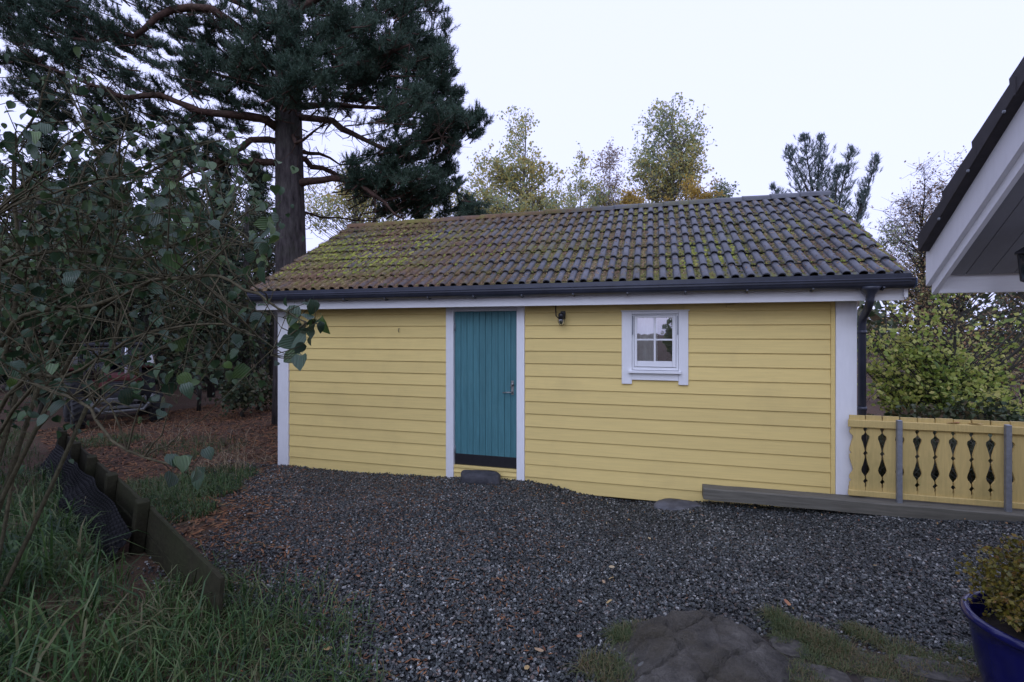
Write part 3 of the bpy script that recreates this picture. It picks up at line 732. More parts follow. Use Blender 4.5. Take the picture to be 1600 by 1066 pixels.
for xx in (RXL+.025, RXR+.006):
    mb = MB(); V = [(xx, 5.655, 2.275)]
    for k in range(13):
        a = math.pi*(1+k/12); V.append((xx, 5.655+.072*math.cos(a), 2.266+.09*math.sin(a)))
    V2 = [(x+.012, y, z) for x, y, z in V]
    mb.add(V+V2, [(0, k, k+1) for k in range(1, 13)]+[(14, 14+k+1, 14+k) for k in range(1, 13)]); mb.add2([], [])
    mb.build('gutter_end', M['gutter_end'] if xx > 0 else M['gutter'], gut)
for i in range(13):
    x = RXL+.35+i*.612
    mb = MB(); mb.tube([(x, 5.735, 2.20), (x, 5.70, 2.175), (x, 5.655, 2.168), (x, 5.61, 2.19)], .011, 5); mb.build('bracket', M['gutter'], gut)
dx = wx(1346, 5.955)
mb = MB(); mb.lathe([(.036, -.09), (.040, -.05), (.075, .0), (.10, .035), (.085, .035), (.03, -.05)], 14, (dx-.03, 5.66, 2.165)); mb.build('outlet', M['gutter'], gut, True)
mb = MB(); mb.tube([(dx-.03, 5.66, 2.12), (dx-.03, 5.66, 2.06), (dx-.015, 5.76, 1.98), (dx, 5.92, 1.90), (dx+.005, 5.952, 1.83), (dx+.005, 5.952, 0.02)], .037, 12); mb.build('downpipe', M['gutter'], shed, True)
for zz in (1.75, .95):
    mb = MB(); mb.tube([(dx+.005, 5.952, zz-.02), (dx+.005, 5.952, zz+.02)], .043, 12); mb.build('pipe_clamp', M['gutter'], shed, True)
# barge boards
for xx in (RXL+.012, RXR-.042):
    for sgn in (1, -1):
        y0 = YE+.02; y1 = YR
        poly = [(xx, y0, roof_z(y0)-.22), (xx, y1, ZR-.20), (xx, y1, ZR-.012), (xx, y0, roof_z(y0)-.012)]
        if sgn < 0: poly = [(x, 2*YR-y+.001, z) for x, y, z in poly]
        prism('bargeboard', poly, (.03, 0, 0), M['white'], shed)
# ------------------------------------------------------------------ wall lamp
lx, lz = wx(879, 5.93), wz(879, 497, 5.93)
lamp = thing('wall_lamp', 'small black lantern spotlight on the shed wall between door and window', 'lamp', loc=(lx, 5.965, lz))
bbox('backplate', -.03, .03, -.012, .01, -.01, .085, M['black_metal'], lamp, .004)
mb = MB(); mb.tube([(0, -.01, .05), (0, -.06, .055), (-.004, -.09, .03)], .012, 8); mb.build('arm', M['black_metal'], lamp, True)
mb = MB(); mb.lathe([(.0, .075), (.03, .07), (.036, .055), (.037, .0), (.032, .0), (.03, .05), (0, .055)], 16, (-.006, -.09, -.015)); mb.build('hood', M['black_metal'], lamp, True)
mb = MB(); mb.lathe([(.030, .0), (.034, -.02), (.030, -.055), (.015, -.07), (0, -.072)], 14, (-.006, -.09, -.013)); mb.build('glass_globe', M['glass_dark'], lamp, True)
mb = MB()
for k in range(4):
    a = k*math.pi/2+.4; c_, s_ = math.cos(a), math.sin(a)
    mb.tube([(-.006+.038*c_, -.09+.038*s_, -.01), (-.006+.040*c_, -.09+.040*s_, -.04), (-.006+.02*c_, -.09+.02*s_, -.088), (-.006, -.09, -.092)], .003, 4)
mb.build('cage', M['black_metal'], lamp)
mb = MB(); mb.tube([(-.02, -.02, .01), (-.05, -.02, -.005), (-.085, -.015, .03), (-.09, -.012, .10), (-.088, -.012, .16)], .007, 6); mb.build('cable', M['black_metal'], lamp, True)

# door step stone, base rock
def lump(name, loc, size, mat, seed, flat=.5, sub=3, rough=.28, rz=0):
    bm = bmesh.new(); bmesh.ops.create_icosphere(bm, subdivisions=sub, radius=1)
    for v in bm.verts:
        n = mnoise.noise(v.co*1.3+Vector((seed, 0, 0)))*rough+mnoise.noise(v.co*3.5+Vector((0, seed, 0)))*rough*.4
        p = v.co.copy(); 
        for k in range(3): p[k] = math.copysign(abs(p[k])**flat, p[k])
        v.co = Vector((p.x*size[0], p.y*size[1], p.z*size[2]))*(1+n)
    me = bpy.data.meshes.new(name); bm.to_mesh(me); bm.free(); me.materials.append(mat)
    me.polygons.foreach_set('use_smooth', np.ones(len(me.polygons), dtype=bool))
    o = link(name, me); o.location = loc; o.rotation_euler = (0, 0, rz); return o
p = on_y(752, 748, 5.84)
tag(lump('door_stone', (p.x, 5.82, p.z+.02), (.27, .12, .075), M['dark_stone'], 3, .55, 3, .16), 'flat dark stone used as a step below the teal door', 'stone')
p = on_y(1062, 789, 5.86)
tag(lump('base_stone', (p.x, 5.84, p.z-.02), (.26, .16, .075), M['stone'], 11, .8, 3, .25), 'grey boulder half buried against the bottom weatherboard of the shed', 'stone')

# weathered beam on the ground
bx0 = wx(1098, 5.86)
bm_ = bmesh.new(); nseg = 40; rings = []
for i in range(nseg+1):
    x = bx0+(5.6-bx0)*i/nseg; t = i/nseg
    z1 = .028+.012*t+.006*mnoise.noise(Vector((x*2, 0, 0))); h = .125
    y0 = 5.78-.06*t; ring = []
    for (yy, zz) in ((y0, z1-h), (y0-.004, z1-.012), (y0+.012, z1), (5.925, z1+.004), (5.93, z1-h)):
        ring.append(bm_.verts.new((x, yy+.004*mnoise.noise(Vector((x*4, yy*20, zz*20))), zz+.005*mnoise.noise(Vector((x*5, zz*9, 5))))))
    rings.append(ring)
for i in range(nseg):
    for k in range(5): bm_.faces.new((rings[i][k], rings[i][(k+1) % 5], rings[i+1][(k+1) % 5], rings[i+1][k]))
bm_.faces.new(rings[0]); bm_.faces.new(list(reversed(rings[-1]))); bmesh.ops.recalc_face_normals(bm_, faces=list(bm_.faces))
me = bpy.data.meshes.new('timber_beam'); bm_.to_mesh(me); bm_.free(); me.materials.append(M['grey_timber'])
tag(link('timber_beam', me), 'long grey weathered beam lying below the yellow fence', 'beam')

# ------------------------------------------------------------------ yellow fretwork fence
YF = 5.875
FXL = wx(1326.5, YF)
fence = thing('fretwork_fence', 'yellow board fence with vase-shaped cut-outs beside the shed corner', 'fence', loc=(0, 0, 0))
ZT, ZB = .885, .085; BW = .1500
def fret_mesh():
    H = ZT-ZB
    prof = [(0, .001), (.06, .001), (.075, .006), (.110, .006), (.135, .022), (.160, .006), (.19, .006), (.215, .018), (.235, .031), (.262, .038), (.29, .034), (.33, .022), (.40, .008), (.43, .007), (.455, .021), (.48, .007), (.51, .010),
            (.585, .026), (.625, .038), (.655, .036), (.672, .018), (.69, .007), (.705, .007), (.735, .021), (.760, .007), (.785, .006), (.79, .002), (.845, .002), (.85, .005), (.89, .005)]
    top = ZT-ZB
    pts = []
    for z, d in prof: pts.append((d+.0015, min(z/.89*H, H)))
    L_ = [(d, z) for d, z in pts]; Rr = [(BW-d, z) for d, z in pts]
    n = len(pts); V = [(x, 0, z) for x, z in L_]+[(x, 0, z) for x, z in Rr]+[(x, .02, z) for x, z in L_]+[(x, .02, z) for x, z in Rr]
    F = []
    for i in range(n-1):
        F += [(i, n+i, n+i+1, i+1), (2*n+i, 2*n+i+1, 3*n+i+1, 3*n+i), (i, i+1, 2*n+i+1, 2*n+i), (n+i, 3*n+i, 3*n+i+1, n+i+1)]
    F += [(n-1, 2*n-1, 4*n-1, 3*n-1)]
    mb = MB(); mb.add(V, F); return mb.mesh('fence_board', M['yellow_fence'])
fm = fret_mesh()
for i in range(16):
    o = link('fence_board', fm, fence); o.location = (FXL+i*BW+random.uniform(-.001, .001), YF+.002+random.uniform(-.001, .001), ZB+random.uniform(-.004, .004)); o.rotation_euler = (0, random.uniform(-.003, .003), 0)
bbox('rail', FXL-.012, FXL+16*BW, YF-.026, YF, .765, .842, M['yellow_fence'], fence, .006)
bbox('rail', FXL-.012, FXL+16*BW, YF-.026, YF, .055, .115, M['yellow_fence'], fence, .006)
for px in (1405, 1575):
    x = wx(px, YF-.05); bbox('post', x-.022, x+.022, YF-.072, YF-.028, .0, .862, M['galv'], fence, .004)
x = FXL+14.5*BW; bbox('post', x-.022, x+.022, YF-.072, YF-.028, .0, .862, M['galv'], fence, .004)

# ------------------------------------------------------------------ neighbouring house: corner of its roof
HXV, HYE, HZE, HS = 1.61, 3.67, 2.335, R(35)
hc, hs_ = math.cos(HS), math.sin(HS)
def hz_at(y): return HZE+(HYE-y)*math.tan(HS)
HRY = -0.35; HXE = 9.0
house = thing('neighbour_house', 'white boarded roof corner of a house with black roof tiles', 'house')
def rake_prism(name, x0, x1, y0, y1, dz0, dz1, mat, parent, cut=True):
    """a board running up the slope; dz measured from the tile line, y0 the eaves end"""
    poly = [(x0, y0, hz_at(y0)+dz0), (x0, y0-(.0 if not cut else .0), hz_at(y0)+dz1), (x0, y1, hz_at(y1)+dz1), (x0, y1, hz_at(y1)+dz0)]
    return prism(name, poly, (x1-x0, 0, 0), M[mat], parent)
hroof = rake_prism('roof', HXV+.06, HXE, HYE-.03, HRY, -.11, -.04, 'house_tile', house)
nT = 12; EXH = .335
for i in range(nT):
    s0 = i*EXH; s1 = s0+EXH+.05
    ya, yb = HYE-s0*hc, HYE-s1*hc
    za, zb = HZE+s0*hs_, HZE+s1*hs_
    lf = .028
    x0 = HXV-.012+random.uniform(-.004, .004)
    poly = [(x0, ya, za-.075), (x0, ya+.012, za+lf), (x0, ya-.05, za+lf+.034), (x0, yb, zb-.004), (x0, yb, zb-.10), (x0, ya-.02, za-.085)]
    prism('verge_tile', poly, (.12, 0, 0), M['house_tile'], hroof, bev=.006)
    mb = MB(); mb.lathe([(0, .01), (.007, .008), (.008, 0)], 8); nl = mb.build('tile_nail', M['galv'], hroof); nl.location = (x0-.004, yb+.06, zb-.15); nl.rotation_euler = (0, -math.pi/2, 0)
rake_prism('bargeboard', HXV+.035, HXV+.060, HYE+.015, HRY, -.285, -.075, 'white', house)
rake_prism('bargeboard', HXV+.061, HXV+.086, HYE+.005, HRY, -.345, -.26, 'white', house)
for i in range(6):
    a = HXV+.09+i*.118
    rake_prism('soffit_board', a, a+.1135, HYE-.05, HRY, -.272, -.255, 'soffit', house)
bbox('fascia', HXV+.09, HXE, HYE-.02, HYE+.005, hz_at(HYE)-.345, hz_at(HYE)-.06, M['white_h'], house, .003)
HWX, HWY = HXV+.80, HYE-.5
mb = MB(); V = [(HWX, HWY, -.1), (HWX, HWY, hz_at(HWY)-.12), (HWX, HRY, hz_at(HRY)-.12), (HWX, 2*HRY-HWY, hz_at(HWY)-.12), (HWX, 2*HRY-HWY, -.1)]
mb.add2(V, [(0, 1, 2, 3, 4)]); mb.build('gable_wall', M['white'], house)
mb = MB(); mb.add([(HWX, HWY, -.1), (HXE, HWY, -.1), (HXE, HWY, hz_at(HWY)-.12), (HWX, HWY, hz_at(HWY)-.12)], [(0, 1, 2, 3)]); mb.build('side_wall', M['yellow'], house)
mb = MB(); yb_ = 2*HRY-HYE
mb.add([(HXV, HRY, hz_at(HRY)), (HXE, HRY, hz_at(HRY)), (HXE, yb_, HZE), (HXV, yb_, HZE)], [(0, 1, 2, 3)]); mb.build('back_slope', M['house_tile'], hroof)
# lantern under the eaves of that house
p = U(1606, 392, 2.62)
hl = thing('hanging_lantern', 'black lantern hanging below the white house eaves', 'lantern', loc=p)
mb = MB(); mb.lathe([(.0, .03), (.02, .02), (.055, -.005), (.058, -.015), (.04, -.018)], 6); mb.build('lantern_cap', M['black_metal'], hl)
mb = MB(); mb.lathe([(.040, -.018), (.028, -.15), (.0, -.16)], 6); mb.build('lantern_glass', M['glass_dark'], hl)
mb = MB()
for k in range(6):
    a = 2*math.pi*k/6; mb.tube([(.041*math.cos(a), .041*math.sin(a), -.018), (.029*math.cos(a), .029*math.sin(a), -.155)], .005, 4)
mb.lathe([(.032, -.15), (.034, -.16), (.0, -.175)], 6); mb.build('lantern_frame', M['black_metal'], hl)
top = hz_at(p.y)-.28-p.z
mb = MB(); mb.tube([(0, 0, .025), (0, 0, top)], .005, 6); mb.build('lantern_rod', M['black_metal'], hl)

# ------------------------------------------------------------------ trees
def leaves_into(mb, P, size, jitter=.35, up=.3):
    """one diamond leaf per point"""
    P = np.asarray(P); n = len(P)
    if n == 0: return
    d = RNG.normal(size=(n, 3)); d[:, 2] -= .25; d /= np.linalg.norm(d, axis=1)[:, None]
    a = RNG.normal(size=(n, 3)); w = np.cross(d, a); w /= np.linalg.norm(w, axis=1)[:, None]
    s = size*(1+jitter*RNG.uniform(-1, 1, size=(n, 1)))
    V = np.stack([P, P+d*s*.5+w*s*.36, P+d*s, P+d*s*.5-w*s*.36], axis=1).reshape(-1, 3)
    F = np.arange(n*4).reshape(n, 4); mb.add(V, F)
def curve_pts(a, b, n=4, sag=.1, wob=.05):
    a, b = Vector(a), Vector(b); L_ = (b-a).length; out = []
    o = Vector((random.gauss(0, 1), random.gauss(0, 1), random.gauss(0, .5)))*wob*L_
    for i in range(n+1):
        t = i/n; out.append(a.lerp(b, t)+Vector((0, 0, -sag*L_*math.sin(math.pi*t)))+o*math.sin(math.pi*t))
    return out
def crown_tree(name, label, d, base_px, ell, leafmat_, barkm, nclu=90, lpc=60, lsize=.11, spread=.5, tr=.13, group=None, cat='tree', lean=0, deep=1.0, twigs=5, twr=.012, trunk_to=None, thin=.0, base_z=None):
    """ell: crown ellipses in photo pixels (cx, cy, rx, ry) at depth d; given real depth by their radius"""
    k = d/FPX
    bp = U(base_px, HY, d); gz = ground_z(bp.x, bp.y) if base_z is None else base_z
    base = Vector((bp.x, bp.y, gz))
    t = thing(name, label, cat, group, loc=base)
    tops = min(e[1]-e[3] for e in ell); te = min(ell, key=lambda e: e[1]-e[3])
    topp = U(trunk_to or te[0], tops+te[3]*.25, d)-base
    tm, lm = MB(), MB()
    n = 7; tp = [Vector((0, 0, -.05)).lerp(topp, i/n)+Vector((random.gauss(0, .06), random.gauss(0, .06), 0))*(0 < i < n) for i in range(n+1)]
    tm.tube(tp, [tr*(1-.9*i/n) for i in range(n+1)], 8)
    vol = [e[2]*e[2]*e[3] for e in ell]; tot = sum(vol)
    for e, vv in zip(ell, vol):
        c = U(e[0], e[1], d)-base; rx = e[2]*k; rz = e[3]*k
        for j in range(max(3, int(nclu*vv/tot))):
            while True:
                q = Vector((random.uniform(-1, 1), random.uniform(-1, 1), random.uniform(-1, 1)))
                if .15 < q.length < 1: break
            off = q.x*rx; dep = q.y*rx*deep
            cl = c+Vector((RX*off+FX*dep, RY*off+FY*dep, q.z*rz))
            if mnoise.noise((cl+base)*.55) < -.25+thin: continue
            hgt = max(.4, cl.z-(Vector((cl.x, cl.y)).length*.75+.3)); f = min(.97, max(.08, hgt/max(.1, topp.z)))
            st = Vector((0, 0, 0)).lerp(topp, f)
            r0 = min(tr*.5, tr*(1-.9*f)*.7)
            bp_ = curve_pts(st, cl, 4, .05, .06); tm.tube(bp_, [r0*(1-i/4*.85)*.6+.004 for i in range(5)], 4, False)
            for w in range(twigs):
                dirv = Vector((random.gauss(0, 1), random.gauss(0, 1), random.gauss(.25, .8))).normalized()*spread*random.uniform(.5, 1.2)
                s0 = bp_[random.choice((3, 4))]; tw = curve_pts(s0, s0+dirv, 2, .05, .1); tm.tube(tw, [twr, twr*.7, twr*.35], 3, False)
                m = max(1, lpc//twigs); u = RNG.uniform(.25, 1.05, size=(m, 1))
                Pn = np.array(s0)+np.array(dirv)*u+RNG.normal(scale=spread*.16, size=(m, 3)); leaves_into(lm, Pn, lsize)
    tm.build('trunk', barkm, t, True)
    if lm.n: lm.build('crown', leafmat_, t, kind='stuff')
    return t

def needles_into(mb, P, D, count, length, width, spreadang=1.0):
    """tufts of needles round shoots: P points, D shoot directions (n,3)"""
    P = np.repeat(np.asarray(P), count, axis=0); D = np.repeat(np.asarray(D), count, axis=0); n = len(P)
    if n == 0: return
    r = RNG.normal(size=(n, 3)); d = D+r*spreadang*.55; d /= np.linalg.norm(d, axis=1)[:, None]
    w = np.cross(d, RNG.normal(size=(n, 3))); w /= np.linalg.norm(w, axis=1)[:, None]
    st = P-D*RNG.uniform(0, length*1.3, size=(n, 1))
    l = length*RNG.uniform(.7, 1.2, size=(n, 1))
    V = np.stack([st+w*width, st-w*width, st+d*l], axis=1).reshape(-1, 3)
    mb.add(V, np.arange(n*3).reshape(n, 3))

# ---- the big pine left of the shed
PD = 10.6
pb = U(455, HY, PD); pbase = Vector((pb.x, pb.y, ground_z(pb.x, pb.y)))
pine = thing('pine_tree', 'tall old pine with thick grey trunk and spreading limbs behind the shed', 'tree', loc=pbase)
def PU(px, py, dd=0): return U(px, py, PD+dd)-pbase
tm = MB()
trk = [PU(456, 668)]+[PU(455, 560), PU(455, 420), PU(453, 300), PU(451, 190), PU(450, 80), PU(452, -60), PU(448, -200), PU(450, -330)]
trk[0].z = -.1
tm.tube(trk, [.40, .345, .315, .29, .27, .25, .21, .14, .04], 16)
tm.build('trunk', M['pine_bark'], pine, True)
lm, nm = MB(), MB()
limbs = [
 ([(440,112,0),(408,78,-.3),(376,45,-.6),(330,17,-.8),(270,15,-.9),(225,45,-1),(195,53,-1),(150,66,-1.1),(100,62,-1.2),(50,52,-1.2)], .10),
 ([(438,203,0),(415,188,-.3),(390,182,-.5),(330,177,-.8),(300,170,-.9),(250,150,-1),(200,153,-1.1),(165,140,-1.2),(120,122,-1.3),(60,100,-1.4)], .10),
 ([(440,223,0),(392,221,-.4),(362,238,-.6),(330,258,-.8),(300,270,-1),(260,300,-1.2)], .075),
 ([(440,258,0),(400,254,-.3),(370,252,-.5),(335,258,-.8),(300,270,-1),(270,284,-1.3)], .08),
 ([(466,288,0),(500,281,-.3),(540,279,-.4),(570,296,-.6),(600,318,-.7),(630,342,-.8)], .085),
 ([(466,248,0),(490,258,.3),(520,270,.5),(550,290,.7),(590,303,.9),(640,310,1)], .075),
 ([(466,236,0),(500,241,.4),(530,256,.6),(570,256,.9)], .05),
 ([(466,183,0),(520,186,-.3),(550,212,-.5),(600,232,-.7),(640,228,-.8),(690,215,-.9)], .08),
 ([(460,166,0),(500,165,.3),(560,164,.6),(630,180,1),(700,190,1.2)], .075),
 ([(452,205,0),(462,225,-.5),(490,205,-.7),(520,190,-.8)], .045),
 ([(460,120,0),(520,110,-.4),(580,95,-.8),(640,70,-1)], .09),
 ([(460,95,0),(520,60,.5),(590,30,.9),(660,10,1)], .09),
 ([(445,60,0),(400,20,.5),(340,-10,.9),(250,-30,1.1)], .09),
 ([(455,30,0),(520,-20,-.5),(600,-50,-.8)], .09),
 ([(448,140,0),(400,135,.8),(350,120,1.5),(300,110,2)], .08),
 ([(470,330,0),(500,340,.5),(560,345,1.2),(600,348,1.6)], .03),
]
for path, r0 in limbs:
    pts = [PU(*q) for q in path]; n = len(pts)
    # smooth
    fine = []
    for i in range(n-1):
        for t in (0, .5):
            p0, p1, p2, p3 = pts[max(i-1, 0)], pts[i], pts[i+1], pts[min(i+2, n-1)]
            fine.append(.5*((2*p1)+(p2-p0)*t+(2*p0-5*p1+4*p2-p3)*t*t+(3*p1-p0-3*p2+p3)*t**3))
    fine.append(pts[-1]); k = len(fine)
    fine = [p+Vector((random.gauss(0, .02), random.gauss(0, .02), random.gauss(0, .025)))*(0 < i_ < k-1) for i_, p in enumerate(fine)]
    lm.tube(fine, [r0*(1-.8*i/(k-1))*random.uniform(.88, 1.12) for i in range(k)], 8)
    for q in range(k*3):
        f0 = random.choice(fine[1:]); l_ = random.uniform(.15, .7); dv = Vector((random.gauss(0, 1), random.gauss(0, 1), random.gauss(-.1, .8))).normalized()*l_
        tp2 = curve_pts(f0, f0+dv, 4, random.uniform(-.1, .15), .15); lm.tube(tp2, [.012, .010, .007, .005, .002], 4, False)
        for z_ in range(2): b2 = tp2[random.choice((2, 3))]; lm.tube(curve_pts(b2, b2+Vector((random.gauss(0, .14), random.gauss(0, .14), random.gauss(0, .1))), 2, 0, .1), [.005, .004, .002], 3, False)
# foliage masses: (px, py, rx, ry, depth offset, sprays)
masses = [
 (600,50,75,55,-.6,26),(655,40,55,60,.5,24),(690,90,35,40,0,16),(640,110,65,45,-.5,24),(590,110,50,40,.9,14),(690,150,38,35,.2,18),(650,175,60,32,-.8,20),
 (715,195,30,35,0,14),(748,190,18,28,.2,8),(690,225,35,30,.3,14),(640,225,45,20,-.6,12),(545,140,45,35,.8,12),(560,60,50,45,-1,16),(520,20,60,40,.5,18),
 (590,262,50,22,-.5,14),(640,280,55,24,-.3,18),(690,300,45,24,.2,16),(650,318,55,16,.6,12),(730,325,38,13,.4,8),(600,290,40,20,.9,9),(700,260,30,25,1,8),
 (470,60,60,50,-1.3,18),(480,130,50,28,-1.6,14),(430,120,50,22,1.3,10),(400,40,50,40,-.5,12),(520,95,45,30,-1.4,12),
 (340,110,45,24,-.6,12),(390,150,45,14,-.6,9),(300,125,35,18,.8,8),(320,40,50,28,.4,10),(280,85,40,18,-.7,5),(230,120,45,20,-.9,5),(240,20,50,25,-.8,6),
 (170,35,55,25,-1,6),(150,100,50,24,-1.1,6),(90,90,45,25,-1.2,7),(60,30,60,35,-1.2,18),(20,20,40,40,-.8,14),(110,10,50,25,-.5,8),(200,165,45,18,.5,5),
 (325,232,30,18,-.7,9),(300,250,28,14,.5,6),(265,210,35,18,1.2,5),(120,150,40,22,-1,5),(30,110,40,40,-.6,10),(380,75,30,20,-1.5,5),
 (360,190,55,16,1.5,8),(270,185,50,18,1.8,9),(190,195,50,20,1.4,9),(110,190,50,22,.8,8),(390,265,35,16,2.2,6),(230,235,45,16,2,7),(150,60,50,25,.8,9),(250,60,50,22,1.2,9),(330,75,45,22,1.4,8),(60,150,45,22,.4,8),(380,100,40,20,1.6,7),
 (450,-60,130,60,0,40),(600,-40,110,50,0,34),(300,-50,120,50,0,26),(450,-190,110,70,0,36),(560,-150,80,60,.5,22),(340,-150,80,60,.5,20),(450,-300,60,50,0,16),(150,-30,100,40,-.5,16),
]
def spray(cx, cy, rx, ry, dd, ns, near):
    c = PU(cx, cy, dd); rX = rx*PD/FPX; rZ = ry*PD/FPX; rY = max(.35, min(1.2, rX*.9))
    for j in range(ns):
        while True:
            q = Vector((random.uniform(-1, 1), random.uniform(-1, 1), random.uniform(-1, 1)))
            if q.length < 1: break
        e = c+Vector((RX*q.x*rX+FX*q.y*rY, RY*q.x*rX+FY*q.y*rY, q.z*rZ))
        trunk_dir = Vector((-e.x, -e.y, 0)); 
        if trunk_dir.length > 0: trunk_dir.normalize()
        s = e+trunk_dir*random.uniform(.2, .6)+Vector((random.gauss(0, .28), random.gauss(0, .28), -random.uniform(.1, .4)))
        pts = curve_pts(s, e, 4, .04, .06); lm.tube(pts, [.016, .013, .010, .008, .005], 4, False)
        main = (e-s).normalized(); side = main.cross(Vector((0, 0, 1)))
        if side.length < .1: side = Vector((1, 0, 0))
        side.normalize(); P = []; D = []
        for i in range(9):
            t = .25+.75*i/8; b0 = s.lerp(e, t)
            for sg in (-1, 1):
                ln_ = random.uniform(.12, .34)*(1.15-t*.6)
                dv = (main*random.uniform(.1, .6)+side*sg*random.uniform(.4, 1)+Vector((random.gauss(0, .25), random.gauss(0, .25), random.uniform(-.1, .9)))).normalized()
                tip = b0+dv*ln_
                lm.tube([b0, tip], [.006, .003], 3, False)
                ud = (dv+Vector((0, 0, .8))).normalized()
                for f in (.45, .75, 1.0):
                    P.append(b0.lerp(tip, f)); D.append(ud)
        P.append(e); D.append((main+Vector((0, 0, .5))).normalized())
        needles_into(nm, [tuple(p) for p in P], [tuple(d) for d in D], near, .092, .0048, 1.15)
for m in masses: spray(*m[:5], int(m[5]*((1.45 if m[0] > 420 else 1.6) if m[1] > -20 else 1)), 14 if m[1] > -20 else 7)
lm.build('limbs', M['pine_limb'], pine, True); nm.build('crown', M['needle'], pine, kind='stuff')

# ---- trees beyond the roof
crown_tree('aspen_tree', 'yellow-green aspen showing above the roof ridge next to the big pine', 28, 812, [(822,205,20,36),(800,215,20,38),(812,265,54,40),(770,285,40,42),(850,295,36,42),(800,335,95,36),(740,320,36,36),(880,325,40,26)], M['leaf_aspen'], M['grey_bark'], 330, 64, .15, .75, .17)
crown_tree('slender_tree', 'narrow dull green tree above the middle of the roof ridge', 32, 908, [(908,268,19,30),(906,310,34,36),(940,330,60,24)], M['leaf_aspen'], M['grey_bark'], 150, 54, .15, .7, .12)
crown_tree('faded_birch', 'thin faded birch with pinkish sparse leaves above the roof ridge', 33, 952, [(952,266,24,34),(955,315,36,32)], M['leaf_pink'], M['grey_bark'], 100, 40, .13, .9, .11, twr=.014)
crown_tree('tall_aspen', 'tall aspen with airy yellow-green crown high above the roof ridge', 27, 1043, [(1052,185,22,34),(1024,190,20,36),(1003,225,20,42),(1070,225,34,46),(1040,265,54,45),(1000,275,20,36),(1085,270,20,38)], M['leaf_aspen'], M['grey_bark'], 230, 42, .145, .7, .18)
crown_tree('golden_sapling', 'golden sapling just above the ridge below the tall aspen', 24, 1062, [(1062,298,32,20),(1100,303,22,16)], M['leaf_gold'], M['grey_bark'], 50, 60, .12, .45, .08)
crown_tree('golden_bush', 'low golden bush peeping over the ridge beside the faded birch', 24, 990, [(990,318,20,15)], M['leaf_gold'], M['grey_bark'], 30, 60, .12, .4, .06)
crown_tree('green_sapling', 'small green sapling peeping over the ridge right of the tall aspen', 25, 1127, [(1128,300,18,16),(1115,312,20,14)], M['leaf_green'], M['grey_bark'], 34, 50, .12, .45, .07)
crown_tree('yellow_birch', 'loose greenish birch between the pine trunk and the roof end', 24, 540, [(510,315,60,40),(590,318,60,34),(560,290,45,30),(650,330,70,22)], M['leaf_aspen'], M['grey_bark'], 190, 50, .12, .7, .12)
crown_tree('bare_birch', 'nearly bare birch with fine twigs between the shed and the house eaves', 25, 1435, [(1415,300,26,40),(1445,295,28,40),(1430,350,58,50),(1440,420,65,50)], M['leaf_pink'], M['dark_bark'], 190, 22, .11, 1.0, .12, twigs=9, twr=.011)
crown_tree('russet_tree', 'russet-leaved tree half hidden by the house roof edge', 24, 1500, [(1505,285,38,38),(1485,345,50,50),(1520,400,70,50),(1450,430,70,40)], M['leaf_russet'], M['dark_bark'], 190, 42, .10, .8, .12)
crown_tree('olive_bush', 'olive green young tree close behind the right roof edge', 17, 1385, [(1388,385,22,32),(1392,430,35,30)], M['leaf_green'], M['dark_bark'], 44, 36, .09, .5, .05)
# far pine with upright leaders right of the ridge
def far_pine(name, label, d, base_px, leaders, mat, tr=.16, ns=13):
    bp = U(base_px, HY, d); base = Vector((bp.x, bp.y, ground_z(bp.x, bp.y))); t = thing(name, label, 'tree', loc=base); tb, nb = MB(), MB()
    for (x0, y0, x1, y1, wid) in leaders:
        a = U(x0, y0, d)-base; b = U(x1, y1, d)-base
        tb.tube(curve_pts(a, b, 5, -.0, .03), [tr*.45*(1-.8*i/5) for i in range(6)], 5)
        Ln = (b-a).length; P = []; D = []; nw = max(4, int(Ln/.26))
        for w_ in range(nw+1):
            f = w_/nw; c0 = a.lerp(b, f)
            for k in range(random.choice((4, 5, 6))):
                rad = (wid*1.15*(1-f)**.6*d/FPX+.10)*random.uniform(.55, 1.2); an = random.uniform(0, 6.28)
                bd = Vector((math.cos(an), math.sin(an), random.uniform(.5, 1.3))); e = c0+bd*rad*.8
                tb.tube([c0, c0.lerp(e, .5)-Vector((0, 0, .03)), e], [.016, .012, .006], 3, False)
                for q in (.35, .55, .75, .9, 1.0):
                    if random.random() < .6:
                        P.append(tuple(c0.lerp(e, q)+Vector((random.gauss(0, .07), random.gauss(0, .07), random.gauss(0, .05))))); D.append(tuple((bd*.6+Vector((random.gauss(0, .3), random.gauss(0, .3), .8))).normalized()))
        P.append(tuple(b)); D.append((0, 0, 1))
        needles_into(nb, P, D, 18, .17, .0085, .75)
    tb.tube([Vector((0, 0, -.05)), U(leaders[0][0], leaders[0][1], d)-base], [tr, tr*.6], 8)
    tb.build('trunk', M['dark_bark'], t, True); nb.build('crown', mat, t, kind='stuff')
far_pine('far_pine', 'blue-green pine with several upright leaders behind the right end of the ridge', 21, 1290,
         [(1290,400,1256,212,48),(1285,400,1232,232,30),(1290,400,1283,214,30),(1300,410,1331,232,26),(1310,420,1370,246,16),(1280,380,1207,292,12),(1320,420,1350,300,20),(1290,380,1310,260,22)], M['needle_far'])

